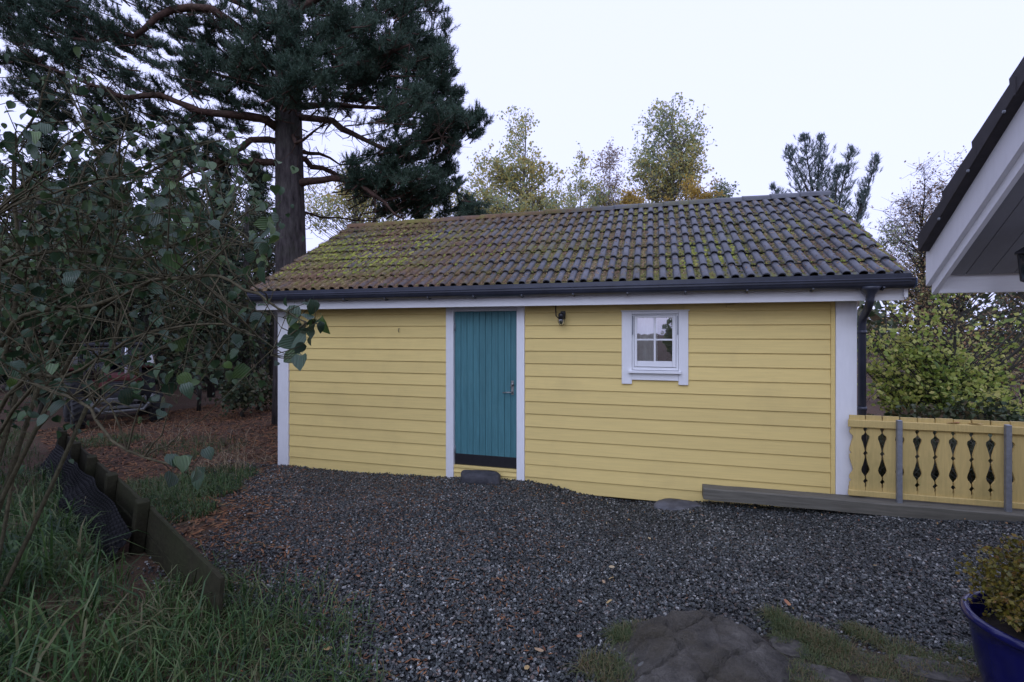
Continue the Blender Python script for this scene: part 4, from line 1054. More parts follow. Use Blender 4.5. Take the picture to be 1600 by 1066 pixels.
# ---- the dark wood on the left
def spruce(name, label, d, px, top_py, wid, mat, seed):
    random.seed(seed); bp = U(px, HY, d); base = Vector((bp.x, bp.y, ground_z(bp.x, bp.y))); t = thing(name, label, 'tree', 'dark spruces of the wood behind the shrub', loc=base)
    h = U(px, top_py, d).z-base.z; tb, nb = MB(), MB(); tb.tube([(0, 0, -.05), (0, 0, h*.5), (0, 0, h)], [.16, .10, .015], 8)
    w = wid*d/FPX; P = []; D = []
    for i in range(230):
        f = random.uniform(.04, .99); rad = w*(1-f)**.75*random.uniform(.7, 1.1)+.1; a = random.uniform(0, 6.28)
        b0 = Vector((0, 0, h*f)); dirv = Vector((math.cos(a), math.sin(a), -.22)); e = b0+dirv*rad
        tb.tube([b0, b0.lerp(e, .5)+Vector((0, 0, .04*rad)), e], [.022, .014, .005], 3, False)
        m = int(8+rad*20)
        for j in range(m):
            g = random.uniform(.15, 1); p = b0.lerp(e, g)+Vector((random.gauss(0, .12), random.gauss(0, .12), random.gauss(-.05, .07)))
            P.append(tuple(p)); D.append(tuple((dirv+Vector((random.gauss(0, .5), random.gauss(0, .5), 0))).normalized()))
    needles_into(nb, P, D, 7, .20, .022, 1.0)
    tb.build('trunk', M['dark_bark'], t, True); nb.build('crown', mat, t, kind='stuff')
for i, (px, d, tp, w) in enumerate(((-60, 17, 60, 95), (70, 20, 150, 80), (170, 18, 190, 75), (265, 22, 215, 75), (345, 19, 240, 65), (400, 24, 235, 60), (-200, 16, 40, 110), (120, 14.5, 260, 60))):
    spruce('spruce_tree', 'dark spruce standing in the wood behind the parked tractor', d, px, tp, w, M['spruce'], 50+i)
spruce('spruce_tree', 'unseen big spruce added left of the leafy shrub to shade the lawn', 2.3, -1500, -1300, 560, M['spruce'], 71)  # out of view, added to cut the sky light on the left foreground
spruce('spruce_tree', 'unseen tall spruce added beyond the low board fence to shade the left side', 4.9, -470, -924, 330, M['spruce'], 72)  # second unseen tree, added to darken the left side
random.seed(99)
for px, d in ((385, 15), (408, 17), (425, 14.5), (330, 16), (300, 18.5), (60, 14), (20, 15.5), (232, 16.5)):
    p = U(px, HY, d); g = ground_z(p.x, p.y); lean = random.uniform(-.4, .4)
    t = thing('tree_trunk', 'slim dark trunk standing in the wood left of the shed', 'tree', 'slim dark trunks in the wood', loc=(p.x, p.y, g))
    mb = MB(); mb.tube([(0, 0, -.1), (lean*.3, 0, 2.5), (lean, .1, 6)], [.12, .10, .05], 8)
    for j in range(14):
        z = random.uniform(.8, 5.5); a = random.uniform(0, 6.28); l = random.uniform(.4, 1.2); mb.tube(curve_pts((lean*z/6, 0, z), (lean*z/6+math.cos(a)*l, math.sin(a)*l, z+random.uniform(-.3, .3)), 3, .05, .1), [.014, .01, .007, .003], 3, False)
    mb.build('trunk', M['dark_bark'], t, True)
def thicket(name, label, d, px, ell, mat, nclu, lpc, ls=.07, group=None, twigs=7):
    return crown_tree(name, label, d, px, ell, mat, M['dark_bark'], nclu, lpc, ls, .45, .05, group, 'bush', twigs=twigs, twr=.006, deep=.8)
G_ = 'brown undergrowth bushes of the wood'
for i, (px, d, ell) in enumerate(((350, 14, [(350,400,60,70),(340,520,70,60)]), (410, 16, [(400,400,40,80),(410,520,30,80)]), (250, 15, [(250,400,80,80),(250,520,80,50)]), (140, 13.5, [(140,400,90,70),(120,500,80,60)]), (20, 13, [(20,380,90,90),(0,520,90,80)]), (-120, 10, [(-120,380,120,150)]), (380, 11.5, [(372,610,40,26)]), (400, 12.5, [(415,600,22,26)]), (60, 11.5, [(60,450,70,80),(40,560,60,50)]), (310, 12.5, [(310,470,60,60),(320,570,60,40)]), (200, 13, [(200,440,70,60)]), (90, 18, [(90,330,120,60)]), (330, 20, [(330,330,100,60)]))):
    lab_ = {6: 'low olive bush on the brown litter near the left shed corner', 7: 'low bush close against the left end of the shed', 5: 'big brown bush at the outer side of the leafy shrub'}.get(i, 'brown twiggy bush behind the parked tractor' if px < 240 else 'brown twiggy bush between the tractor and the big pine')
    thicket('undergrowth_bush', lab_, d, px, ell, M['leaf_thicket'], 26 if i in (6, 7) else 85, 56, .10, G_)

# ---- bushes right, behind the fence
crown_tree('lime_bush', 'large yellow-green leafy bush behind the yellow fence', 8.6, 1470, [(1395,560,42,58),(1378,610,28,40),(1440,575,40,70),(1480,540,36,75),(1500,490,34,60),(1420,500,26,40),(1555,480,40,50),(1535,560,50,75),(1590,530,50,60),(1600,580,60,60),(1640,520,50,80),(1500,625,120,30)], M['leaf_lime'], M['dark_bark'], 460, 36, .080, .36, .05, cat='bush', twigs=6, twr=.005, deep=.8, thin=.13)
crown_tree('fence_scrub', 'low dark scrub growing right behind the yellow fence', 7.0, 1450, [(1370,720,40,60),(1430,710,50,70),(1490,715,50,70),(1550,715,50,70),(1600,720,40,70)], M['leaf_thicket'], M['dark_bark'], 320, 48, .085, .28, .03, cat='bush', twigs=6, twr=.005, deep=.6, thin=-.8)
thicket('brown_thicket', 'brown leafless thicket rising behind the yellow-green bush', 13, 1480, [(1385,580,45,70),(1400,500,60,50),(1480,480,80,60),(1570,480,80,60),(1480,560,140,70)], M['leaf_russet'], 230, 34, .07, None, 8)
thicket('dark_thicket', 'dark olive thicket under the house eaves far behind the fence', 18, 1560, [(1540,470,70,45),(1600,450,60,50),(1450,460,60,40),(1500,550,140,70)], M['leaf_thicket'], 120, 40, .09, None, 7)
crown_tree('gnarled_tree', 'dark gnarled tree with crooked limbs below the house eaves', 12, 1610, [(1570,460,40,25),(1620,430,50,40),(1550,440,30,16)], M['leaf_thicket'], M['dark_bark'], 36, 16, .07, .5, .13, twigs=5, twr=.010)
# far belt of wood closing the horizon
def belt():
    mb = MB(); tb = MB()
    for i in range(420):
        px = random.uniform(-900, 2500); d = random.uniform(38, 60)
        p = U(px, HY, d); h = random.uniform(4, 7.5); n = 60
        P = np.array([p.x, p.y, -.5])+RNG.normal(size=(n, 3))*np.array([1.1, 1.1, 0])+np.stack([np.zeros(n), np.zeros(n), RNG.uniform(0, h, n)], axis=1)
        leaves_into(mb, P, .7)
    o = mb.build('far_wood', M['leaf_thicket'], None, kind='stuff'); tag(o, 'far belt of mixed autumn wood closing the horizon', 'wood')
belt()
# trees behind the camera, which the window panes reflect
for px, y, h, n in ((-3.0, -17, 2.6, 'round hedge bush in the garden opposite the shed'), (2.2, -15, 3.4, 'taller hedge bush in the garden opposite the shed')):
    t = thing('garden_bush', n, 'bush', loc=(px, y, -.1)); lb, tb = MB(), MB()
    q = RNG.normal(size=(2600, 3)); q /= np.linalg.norm(q, axis=1)[:, None]; q *= RNG.uniform(.5, 1, size=(2600, 1))**.4
    leaves_into(lb, q*np.array([1.7, 1.4, h/2])+np.array([0, 0, h/2]), .2); lb.build('crown', M['leaf_green'], t, kind='stuff')
    for k in range(7): tb.tube(curve_pts((0, 0, 0), (random.uniform(-1, 1), random.uniform(-1, 1), h*.8), 4), [.05, .04, .03, .02, .01], 5)
    tb.build('stems', M['dark_bark'], t, True)

# ------------------------------------------------------------------ tractor parked in the wood
random.seed(5)
tp_ = on_ground(188, 668)
tx, ty = U(188, HY, 10.4).x, U(188, HY, 10.4).y; tz = ground_z(tx, ty)
trac = thing('old_tractor', 'old red tractor with glazed cab parked among the bushes', 'tractor', loc=(tx, ty, tz), rz=math.atan2(ty, tx)+math.pi/2+.12-math.pi); trac.scale = (.75, .75, .78)
# local: front towards -y
def tb_(name, *a, mat='red_paint', par=trac, bev=.02): return bbox(name, *a, M[mat], par, bev)
hood = tb_('hood', -.36, .36, -.15, 1.3, .92, 1.38, bev=.06)
tb_('grille', -.30, .30, -.175, -.152, .78, 1.22, mat='plastic_black', par=hood, bev=.01)
tb_('hood_trim', -.34, .34, -.165, -.151, 1.24, 1.29, par=hood, bev=.005)
for k in range(7): tb_('grille_bar', -.28, .28, -.19, -.176, .82+k*.055, .835+k*.055, mat='steel_dull', par=hood, bev=.003)
for sx in (-.31, .31):
    mb = MB(); mb.tube([(sx, -.10, 1.02), (sx, -.22, 1.02)], [.075, .095], 16); h_ = mb.build('headlight', M['plastic_black'], trac, True)
    mb = MB(); mb.lathe([(0, .012), (.06, .008), (.085, 0)], 16); g_ = mb.build('lens', M['lamp_glass'], h_, True); g_.location = (sx, -.225, 1.02); g_.rotation_euler = (math.pi/2, 0, 0)
mb = MB(); mb.tube([(-.72, -.28, .82), (-.62, -.36, .62), (-.46, -.42, .44), (.46, -.42, .44), (.62, -.36, .62), (.72, -.28, .82)], .045, 8); mb.build('bumper_guard', M['steel_dull'], trac, True)
tb_('bumper', -.55, .55, -.36, -.27, .66, .80, mat='steel_dull', bev=.02); tb_('bumper', -.48, .48, -.34, -.27, .50, .58, mat='steel_dull', bev=.015)
tb_('chassis', -.28, .28, -.2, 2.3, .45, .9, mat='plastic_black')
mb = MB(); mb.tube([(-.9, .25, .42), (.9, .25, .42)], .07, 8); mb.build('front_axle', M['steel_dull'], trac, True)
def wheel(x, y, r, w):
    par = MB(); sgn = 1
    prof = [(r*.55, -w*.5), (r*.82, -w*.5), (r*.95, -w*.42), (r, -w*.25), (r, w*.25), (r*.95, w*.42), (r*.82, w*.5), (r*.55, w*.5)]
    par.lathe(prof, 28); ty_ = par.build('tyre', M['tyre'], trac, True); ty_.location = (x, y, r); ty_.rotation_euler = (0, math.pi/2, 0)
    tb2 = MB()
    for k in range(18):
        a = 2*math.pi*k/18
        for sg in (-1, 1):
            c_, s_ = math.cos(a), math.sin(a); c2, s2 = math.cos(a+.2), math.sin(a+.2)
            tb2.tube([((r+.005)*c_, (r+.005)*s_, 0), ((r+.0)*c2, (r+.0)*s2, sg*w*.45)], .028, 4)
    l_ = tb2.build('tread', M['tyre'], ty_)
    rim = MB(); rim.lathe([(0, -w*.1), (r*.25, -w*.12), (r*.5, -w*.3), (r*.56, -w*.48), (r*.56, w*.48), (r*.5, w*.3), (0, w*.1)], 20); rim.build('rim', M['steel_dull'], ty_, True)
for sx in (-.88, .88): wheel(sx, .25, .40, .30)
for sx in (-.86, .86): wheel(sx, 2.1, .72, .42)
for sx in (-1, 1):
    tb_('fender', sx*.86-.25, sx*.86+.25, 1.5, 2.6, 1.46, 1.54, bev=.03)
cab = tb_('cab', -.70, .70, 1.35, 2.6, .95, 1.18, bev=.03)
tb_('roof', -.74, .74, 1.28, 2.66, 2.12, 2.24, par=cab, bev=.05, mat='plastic_black')
for sx in (-.66, .66):
    for yy in (1.38, 2.56): tb_('pillar', sx-.03, sx+.03, yy-.03, yy+.03, 1.18, 2.12, mat='plastic_black', par=cab, bev=.006)
for a in ((-.62, .62, 1.37, 1.375, 1.19, 2.11), (-.62, .62, 2.56, 2.565, 1.19, 2.11)): tb_('windscreen', *a, mat='glass_dark', par=cab, bev=0)
for sx in (-.66, .66): tb_('side_window', sx-.002, sx+.002, 1.42, 2.52, 1.19, 2.11, mat='glass_dark', par=cab, bev=0)
tb_('seat', -.25, .25, 2.0, 2.45, 1.18, 1.7, mat='plastic_black', par=cab, bev=.05)
for sx in (-1, 1):
    mb = MB(); mb.tube([(sx*.68, 1.36, 1.75), (sx*.9, 1.25, 1.78)], .012, 6); mr = mb.build('mirror_arm', M['steel_dull'], trac)
    tb_('mirror', sx*.9-.09, sx*.9+.09, 1.21, 1.25, 1.6, 1.86, mat='lamp_glass' if sx > 0 else 'steel_dull', par=mr, bev=.015)
mb = MB(); mb.tube([(.22, .7, 1.36), (.22, .7, 2.0), (.24, .72, 2.1)], .035, 8); mb.build('exhaust', M['lamp_glass'], trac, True)

# ------------------------------------------------------------------ low board fence and membrane at the left
random.seed(21)
lf = thing('low_board_fence', 'low mossy board fence with short posts along the grass', 'fence', loc=(0, 0, 0))
def fp(s, off, z): q = FA+FD*s+FN*off; return Vector((q.x, q.y, z))
posts = [1.05, 2.35, 3.55, 4.75, 6.1]
tilt = .10
def fbox(name, s0, s1, o0, o1, z0a, z1a, z0b, z1b, mat, par):
    """board along the fence line from s0 to s1; z at either end"""
    P = [fp(s0, o0-tilt*z0a, z0a), fp(s1, o0-tilt*z0b, z0b), fp(s1, o1-tilt*z0b, z0b), fp(s0, o1-tilt*z0a, z0a),
         fp(s0, o0-tilt*z1a, z1a), fp(s1, o0-tilt*z1b, z1b), fp(s1, o1-tilt*z1b, z1b), fp(s0, o1-tilt*z1a, z1a)]
    bm = bmesh.new(); vs = [bm.verts.new(p) for p in P]
    for f in ((0,3,2,1),(4,5,6,7),(0,1,5,4),(1,2,6,5),(2,3,7,6),(3,0,4,7)): bm.faces.new([vs[i] for i in f])
    bmesh.ops.recalc_face_normals(bm, faces=list(bm.faces)); bmesh.ops.bevel(bm, geom=list(bm.edges), offset=.006, segments=1, affect='EDGES')
    if s1-s0 > .5:
        bmesh.ops.subdivide_edges(bm, edges=[e for e in bm.edges if e.calc_length() > .5], cuts=14)
    sd_ = random.uniform(0, 50)
    for v in bm.verts:
        v.co.z += .010*mnoise.noise(Vector((v.co.x*3, v.co.y*3, sd_)))+.005*mnoise.noise(v.co*14); v.co.x += .008*mnoise.noise(v.co*3+Vector((sd_, 0, 0)))
    me = bpy.data.meshes.new(name); bm.to_mesh(me); bm.free(); me.materials.append(mat); return link(name, me, par)
seg = [-.72, 1.05, 2.35, 3.55, 4.75, 6.1, 7.2]
for a, b in zip(seg[:-1], seg[1:]):
    za, zb = .30-.02*a+random.uniform(-.015, .015), .30-.02*b+random.uniform(-.015, .015)
    if a < 0: za = .27
    fbox('board', a+.01, b-.01, -.03, -.001, za-.20, za, zb-.20, zb, M['mossy_timber'], lf)
    fbox('board', a+.005, b-.012, -.034, -.004, za-.42, za-.215, zb-.42, zb-.215, M['mossy_timber'], lf)
for s in posts:
    zt = .36-.02*s; fbox('post', s-.05, s+.05, .0, .09, -.35, zt, -.35, zt+.01, M['mossy_timber'], lf)
# dimpled black membrane slumped against the fence
mb = MB(); V = []; ns, nt = 420, 60; s0, s1 = 0.9, 5.6
for i in range(ns+1):
    s = s0+(s1-s0)*i/ns
    for j in range(nt+1):
        t = j/nt; w = .30+.25*mnoise.noise(Vector((s*.9, 1, 0)))
        off = .12+w*t**1.3+.05*mnoise.noise(Vector((s*1.6, t*2, 3)))
        z = .26-.02*s-.40*t+.04*mnoise.noise(Vector((s*2.1, t*2.5, 8)))-.10*sstep(1.6, .9, s)
        dm = .012*max(0, math.sin(s*math.pi*2/.07)*math.sin(t*math.pi*2*.5/.07))
        V.append(tuple(fp(s, off+dm, z+dm)))
mb.add(V, [(i*(nt+1)+j, i*(nt+1)+j+1, (i+1)*(nt+1)+j+1, (i+1)*(nt+1)+j) for i in range(ns) for j in range(nt)])
o = mb.build('dimpled_membrane', M['membrane'], None, True); tag(o, 'black dimpled drainage membrane slumped against the low board fence', 'membrane')

# ------------------------------------------------------------------ grass and litter
def blades(mb, pts, hmin, hmax, width, lean=.5, droop=.6):
    n = len(pts)
    if n == 0: return
    P = np.asarray(pts); h = RNG.uniform(hmin, hmax, size=(n, 1)); a = RNG.uniform(0, 2*np.pi, size=n)
    dirv = np.stack([np.cos(a), np.sin(a), np.zeros(n)], axis=1); side = np.stack([-np.sin(a), np.cos(a), np.zeros(n)], axis=1)
    ln = RNG.uniform(.1, 1, size=(n, 1))*lean; w = width*RNG.uniform(.6, 1.3, size=(n, 1)); Z = np.array([0, 0, 1.0])
    rows = []
    for t, ww in ((0, 1), (.35, 1), (.7, .75)):
        c = P+dirv*h*ln*t**1.7+Z*h*(t-droop*ln*t**2.4*.8); rows += [c+side*w*ww, c-side*w*ww]
    tip = P+dirv*h*ln*1.15+Z*h*(1-droop*ln*1.1); rows.append(tip)
    V = np.stack(rows, axis=1).reshape(-1, 3); b = np.arange(n)[:, None]*7
    mb.add2(V, np.concatenate([b+np.array([[0, 1, 3, 2]]), b+np.array([[2, 3, 5, 4]])]), b+np.array([[4, 5, 6]]))
def scatter(n, x0, x1, y0, y1, f):
    out = []
    for _ in range(n):
        x = random.uniform(x0, x1); y = random.uniform(y0, y1)
        if random.random() < f(x, y): out.append((x, y, ground_z(x, y)-.01))
    return out
def clump(x, y, s=1.2, z=1): return .5+.9*mnoise.noise(Vector((x*s, y*s, z)))
def lawn(x, y):
    c = camside(x, y)
    if y < 1.0 and x > -1: return 0
    on = sstep(.10, .5, c) if x < -3.2 else 1.0
    if x > -3.2: on = sstep(.15, -.35, x+1.55+(y-2.35)*(1.1)+.35*mnoise.noise(Vector((x*2, y*2, 0)))) * sstep(3.0, 2.5, y)
    return on*(.35+.65*max(0, clump(x, y)))
g1 = MB()
blades(g1, scatter(60000, -7.0, -.2, 1.0, 4.8, lawn)+scatter(22000, -12.5, -6.0, 2.5, 7.2, lambda x, y: lawn(x, y)*.8), .07, .27, .0030, 1.35, .72)
blades(g1, scatter(5000, -7.5, -1.6, 1.2, 4.6, lambda x, y: lawn(x, y)*.6*sstep(-1.5, -3, x)), .22, .50, .0055, 1.3, .75)
o = g1.build('lawn_grass', M['grass'], None, kind='stuff'); tag(o, 'long dark green grass along the low board fence', 'grass')
fw = MB(); blades(fw, scatter(5200, 2.2, 5.6, 6.45, 7.6, lambda x, y: 1), .25, .75, .006, 1.0, .6)
o = fw.build('fence_weeds', leafmat('dark_weeds', [(0.012, 0.02, 0.008), (0.03, 0.04, 0.015), (0.06, 0.045, 0.025)], .7, .15, 2.0), None, kind='stuff'); tag(o, 'dark rank weeds growing directly behind the yellow fence', 'weeds')
# broad-bladed weeds among the shrub stems
wd = MB()
blades(wd, scatter(1000, -5.5, -2.2, 1.5, 3.6, lambda x, y: max(0, clump(x, y, 1.7, 5))*(camside(x, y) > .35)*sstep(-2.2, -2.9, x)), .25, .6, .0075, 1.3, .85)
o = wd.build('weeds', M['grass'], None, kind='stuff'); tag(o, 'broad-bladed weeds growing at the foot of the leafy shrub', 'weeds')
def patch(px, py, r, n, h0, h1, w, lean=.7):
    c = on_ground(px, py); out = []
    for _ in range(n):
        a = random.uniform(0, 6.28); q = r*math.sqrt(random.random()); x, y = c.x+q*math.cos(a), c.y+q*math.sin(a)*.8; out.append((x, y, ground_z(x, y)-.01))
    return out
g2 = MB()
for px, py, r, n in ((230, 770, .7, 1500), (300, 765, .6, 1300), (345, 745, .5, 700), (270, 800, .45, 700), (170, 690, .6, 500), (300, 700, .9, 500)):
    blades(g2, patch(px, py, r, int(n*1.6), 0, 0, 0), .05, .20, .003, 1.3, .7)
o = g2.build('verge_grass', M['grass'], None, kind='stuff'); tag(o, 'green grass patch between the low fence and the gravel', 'grass')
g3_ = MB()
for px, py, r, n in ((350, 735, .35, 70), (375, 722, .5, 70), (300, 690, 1.0, 60), (200, 680, 1.2, 60)):
    blades(g3_, patch(px, py, r, n, 0, 0, 0), .2, .5, .003, 1.5, .65)
o = g3_.build('straw_grass', M['straw'], None, kind='stuff'); tag(o, 'bleached straw stalks on the brown needle ground', 'grass')
# needle and leaf litter on the wood floor
lt = MB()
def litter(n, x0, x1, y0, y1, f, l0, l1, w):
    pts = scatter(n, x0, x1, y0, y1, f); m = len(pts)
    P = np.array(pts)+np.array([0, 0, .016]); a = RNG.uniform(0, 2*np.pi, m); d = np.stack([np.cos(a), np.sin(a), RNG.normal(scale=.25, size=m)], axis=1)
    s = np.stack([-np.sin(a), np.cos(a), RNG.normal(scale=.3, size=m)], axis=1)*w; l = RNG.uniform(l0, l1, size=(m, 1))
    V = np.stack([P-d*l, P+s, P+d*l, P-s], axis=1).reshape(-1, 3); lt.add(V, np.arange(m*4).reshape(m, 4))
litter(42000, -12, -2.2, 3.2, 12, lambda x, y: (1-gravel_mask(x, y))*(camside(x, y) < .1)*(not (x > XL-.05 and y > YW-.03)), .02, .065, .009)
litter(15000, -5.2, 1.0, 2.0, 5.9, lambda x, y: gravel_mask(x, y)*sstep(.2, -3.2, x+1.1*mnoise.noise(Vector((x*1.6, y*1.6, 1)))), .012, .03, .0045)
o = lt.build('needle_litter', M['litter'], None, kind='stuff'); tag(o, 'brown pine needles and leaf litter strewn left of the gravel', 'litter')

# ------------------------------------------------------------------ rock outcrop, paving, tufts in the foreground
def outcrop():
    V = []; nx2, ny2 = 170, 160; c = on_ground(1100, 1010); 
    x0, x1, y0, y1 = c.x-.75, c.x+.70, c.y-1.0, c.y+.55
    for j in range(ny2+1):
        for i in range(nx2+1):
            x = x0+(x1-x0)*i/nx2; y = y0+(y1-y0)*j/ny2
            u = (x-c.x+.05)/.46; v = (y-c.y+.12)/.55
            if v < 0: v *= .45
            u -= .30*v; n1 = mnoise.noise(Vector((x*2.2, y*2.2, 5))); r2 = (u*u+v*v)**.5+.22*n1+.10*mnoise.noise(Vector((x*6, y*6, 9)))
            h = .165*sstep(1.2, .35, r2)-.05*sstep(.9, 1.3, r2)
            q = x*.75+y*.65; w_ = x*.65-y*.75
            st = (q*4.2+.9*n1+.35*mnoise.noise(Vector((x*5, y*5, 2)))) ; fr = st-math.floor(st)
            h += (.034*fr-.02*sstep(.82, 1.0, fr)-.012)*sstep(1.15, .7, r2)                                  # tilted cleavage ledges
            cr = abs(mnoise.noise(Vector((w_*3.2+.5*n1, q*1.3, 12)))); h -= .035*sstep(.07, .0, cr)*sstep(1.1, .8, r2)     # cracks
            h += .020*mnoise.noise(Vector((x*9, y*9, 2)))+.010*mnoise.noise(Vector((x*21, y*21, 4)))+.006*mnoise.noise(Vector((x*45, y*45, 6)))
            V.append((x, y, ground_z(x, y)-.05+h))
    mb = MB(); n = nx2+1; mb.add(V, [(j*n+i, j*n+i+1, (j+1)*n+i+1, (j+1)*n+i) for j in range(ny2) for i in range(nx2)])
    o = mb.build('rock_outcrop', M['rock'], None, True); tag(o, 'lichen-spotted grey bedrock hump rising out of the gravel', 'rock')
outcrop()
random.seed(31)
pav = MB(); pc = on_ground(1340, 1060); pvx0, pvx1, pvy0, pvy1 = .62, 1.75, 2.1, 3.24
gx2 = np.linspace(pvx0, pvx1, 12); gy2 = np.linspace(pvy0, pvy1, 12)
pav.add([(x, y, ground_z(x, y)-.004) for y in gy2 for x in gx2], [(j*12+i, j*12+i+1, (j+1)*12+i+1, (j+1)*12+i) for j in range(11) for i in range(11)])
paving = pav.build('paving', M['soil'], None, True, 'structure')
rows = [(3.0, 3.22), (2.77, 2.99), (2.50, 2.76), (2.2, 2.49)]
for (ya, yb2) in rows:
    x = pvx0+random.uniform(0, .06)
    while x < 1.55:
        w = random.uniform(.22, .40); cx_, cy_ = x+w/2, (ya+yb2)/2; pts = []
        for k in range(11):
            a = 2*math.pi*k/11; ca, sa = math.cos(a), math.sin(a); f = 1/max(abs(ca), abs(sa))**.75
            pts.append((cx_+ca*f*(w/2-.012)*random.uniform(.88, 1.0), cy_+sa*f*((yb2-ya)/2-.010)*random.uniform(.88, 1.0)))
        z = ground_z(cx_, cy_)+random.uniform(.004, .014)
        bm = bmesh.new(); vs = [bm.verts.new((px, py, z+random.uniform(-.006, .006))) for px, py in pts]; f = bm.faces.new(vs)
        if f.normal.z < 0: f.normal_flip()
        r = bmesh.ops.extrude_face_region(bm, geom=[f])
        for e in r['geom']:
            if isinstance(e, bmesh.types.BMVert): e.co.z -= .06
        bmesh.ops.recalc_face_normals(bm, faces=list(bm.faces))
        bmesh.ops.bevel(bm, geom=[e for e in bm.edges if all(v.co.z > z-.02 for v in e.verts)], offset=.009, segments=2, affect='EDGES')
        me = bpy.data.meshes.new('paving_stone'); bm.to_mesh(me); bm.free(); me.materials.append(M['paving']); link('paving_stone', me, paving)
        x += w
def tuft(name, label, spots, mat, h0, h1, w=.0035):
    mb = MB()
    for px, py, r, n in spots: blades(mb, patch(px, py, r*1.1, int(n*2.6), 0, 0, 0), h0*.7, h1*.85, w*.62, 1.4, .75)
    o = mb.build(name, mat, None, kind='stuff'); tag(o, label, 'grass')
tuft('fine_grass', 'fine green-brown grass tuft left of the bedrock hump', [(985, 1000, .10, 420), (1005, 990, .06, 160), (950, 1050, .14, 260)], M['grass_dry'], .05, .15, .0025)
tuft('fine_grass', 'fringe of green grass between bedrock hump and paving stones', [(1235, 985, .09, 380), (1270, 1000, .11, 420), (1300, 1015, .09, 260), (1210, 965, .05, 120)], M['grass_dry'], .05, .15, .0025)
tuft('fine_grass', 'small grass tuft alone in the gravel near the paving stones', [(1345, 990, .08, 260), (1360, 1000, .06, 120)], M['grass_dry'], .04, .11, .0025)
tuft('fine_grass', 'mossy grass growing in the joints of the paving stones', [(1222, 1000, .05, 200), (1200, 1025, .05, 220), (1185, 1050, .06, 260), (1170, 1064, .05, 160), (1250, 1045, .07, 120), (1340, 1035, .14, 420), (1290, 1030, .12, 320), (1260, 1060, .10, 220), (1390, 1050, .14, 380), (1430, 1030, .14, 420), (1480, 1040, .12, 320), (1400, 1010, .12, 200), (1510, 1020, .08, 200)], M['grass_dry'], .02, .08, .0025)
# ------------------------------------------------------------------ blue pot
pr = .33; pz = .44
pcen = Vector((1.70, 2.76, 0))
pg = ground_z(pcen.x, pcen.y)
pot = thing('plant_pot', 'large glazed cobalt blue pot with rolled rim on the paving', 'pot', loc=(pcen.x, pcen.y, pg)); pot.scale = (.91, .91, 1.07)
mb = MB(); mb.lathe([(0, 0), (.20, 0), (.215, .02), (.275, .22), (.298, .36), (.300, .40), (.312, .408), (.328, .418), (.334, .432), (.326, .446), (.308, .450), (.292, .442), (.286, .425), (.283, .36), (.26, .33)], 48); mb.build('body', M['blue_pot'], pot, True)
mb = MB(); mb.lathe([(.275, .355), (.15, .37), (0, .375)], 24); mb.build('soil', M['soil'], pot, True)
bush = thing('box_bush', 'yellow-green box bush growing in the blue pot', 'plant', loc=(pcen.x+.07, pcen.y+.02, pg+.39))
sb, lb = MB(), MB()
for i in range(170):
    a = random.uniform(0, 6.28); el = random.uniform(.12, 1.5); l = random.uniform(.20, .40)
    e = Vector((math.cos(a)*math.cos(el)*l*.95, math.sin(a)*math.cos(el)*l*.95, .04+math.sin(el)*l*1.1)); pts = curve_pts((random.gauss(0, .03), random.gauss(0, .03), 0), e, 4, -.03, .08)
    sb.tube(pts, [.005, .004, .003, .002, .001], 4, False)
    for s in range(7):
        b0 = pts[2].lerp(pts[4], random.uniform(0, 1)); tv = Vector((random.gauss(0, 1), random.gauss(0, 1), random.gauss(.3, .7))).normalized()*random.uniform(.04, .10)
        sb.tube([b0, b0+tv], [.002, .001], 3, False)
        u = RNG.uniform(.1, 1.1, size=(13, 1)); leaves_into(lb, np.array(b0)+np.array(tv)*u+RNG.normal(scale=.009, size=(13, 3)), .021)
sb.build('stems', M['twig'], bush); lb.build('foliage', M['leaf_pot'], bush, kind='stuff')

# ------------------------------------------------------------------ leafy shrub in the left foreground
random.seed(77)
shr_base = U(-170, HY, 2.9); shr_base.z = ground_z(shr_base.x, shr_base.y)
shrub = thing('leafy_shrub', 'twiggy shrub with broad dark green leaves hanging over the yard', 'shrub', loc=shr_base)
tw = MB(); nodes = []
def SU(px, py, d): return U(px, py, d)-shr_base
def branch(path, r0, r1, sides=6, sub=3):
    pts = [SU(*p) if not isinstance(p, Vector) else p for p in path]; n = len(pts); fine = []
    for i in range(n-1):
        for s in range(sub):
            t = s/sub; p0, p1, p2, p3 = pts[max(i-1, 0)], pts[i], pts[i+1], pts[min(i+2, n-1)]
            fine.append(.5*((2*p1)+(p2-p0)*t+(2*p0-5*p1+4*p2-p3)*t*t+(3*p1-p0-3*p2+p3)*t**3)+Vector((random.gauss(0, .004), random.gauss(0, .004), random.gauss(0, .004))))
    fine.append(pts[-1]); k = len(fine)
    tw.tube(fine, [r0+(r1-r0)*i/(k-1) for i in range(k)], sides, False); nodes.extend(fine); return fine
B0 = Vector((0, 0, 0))
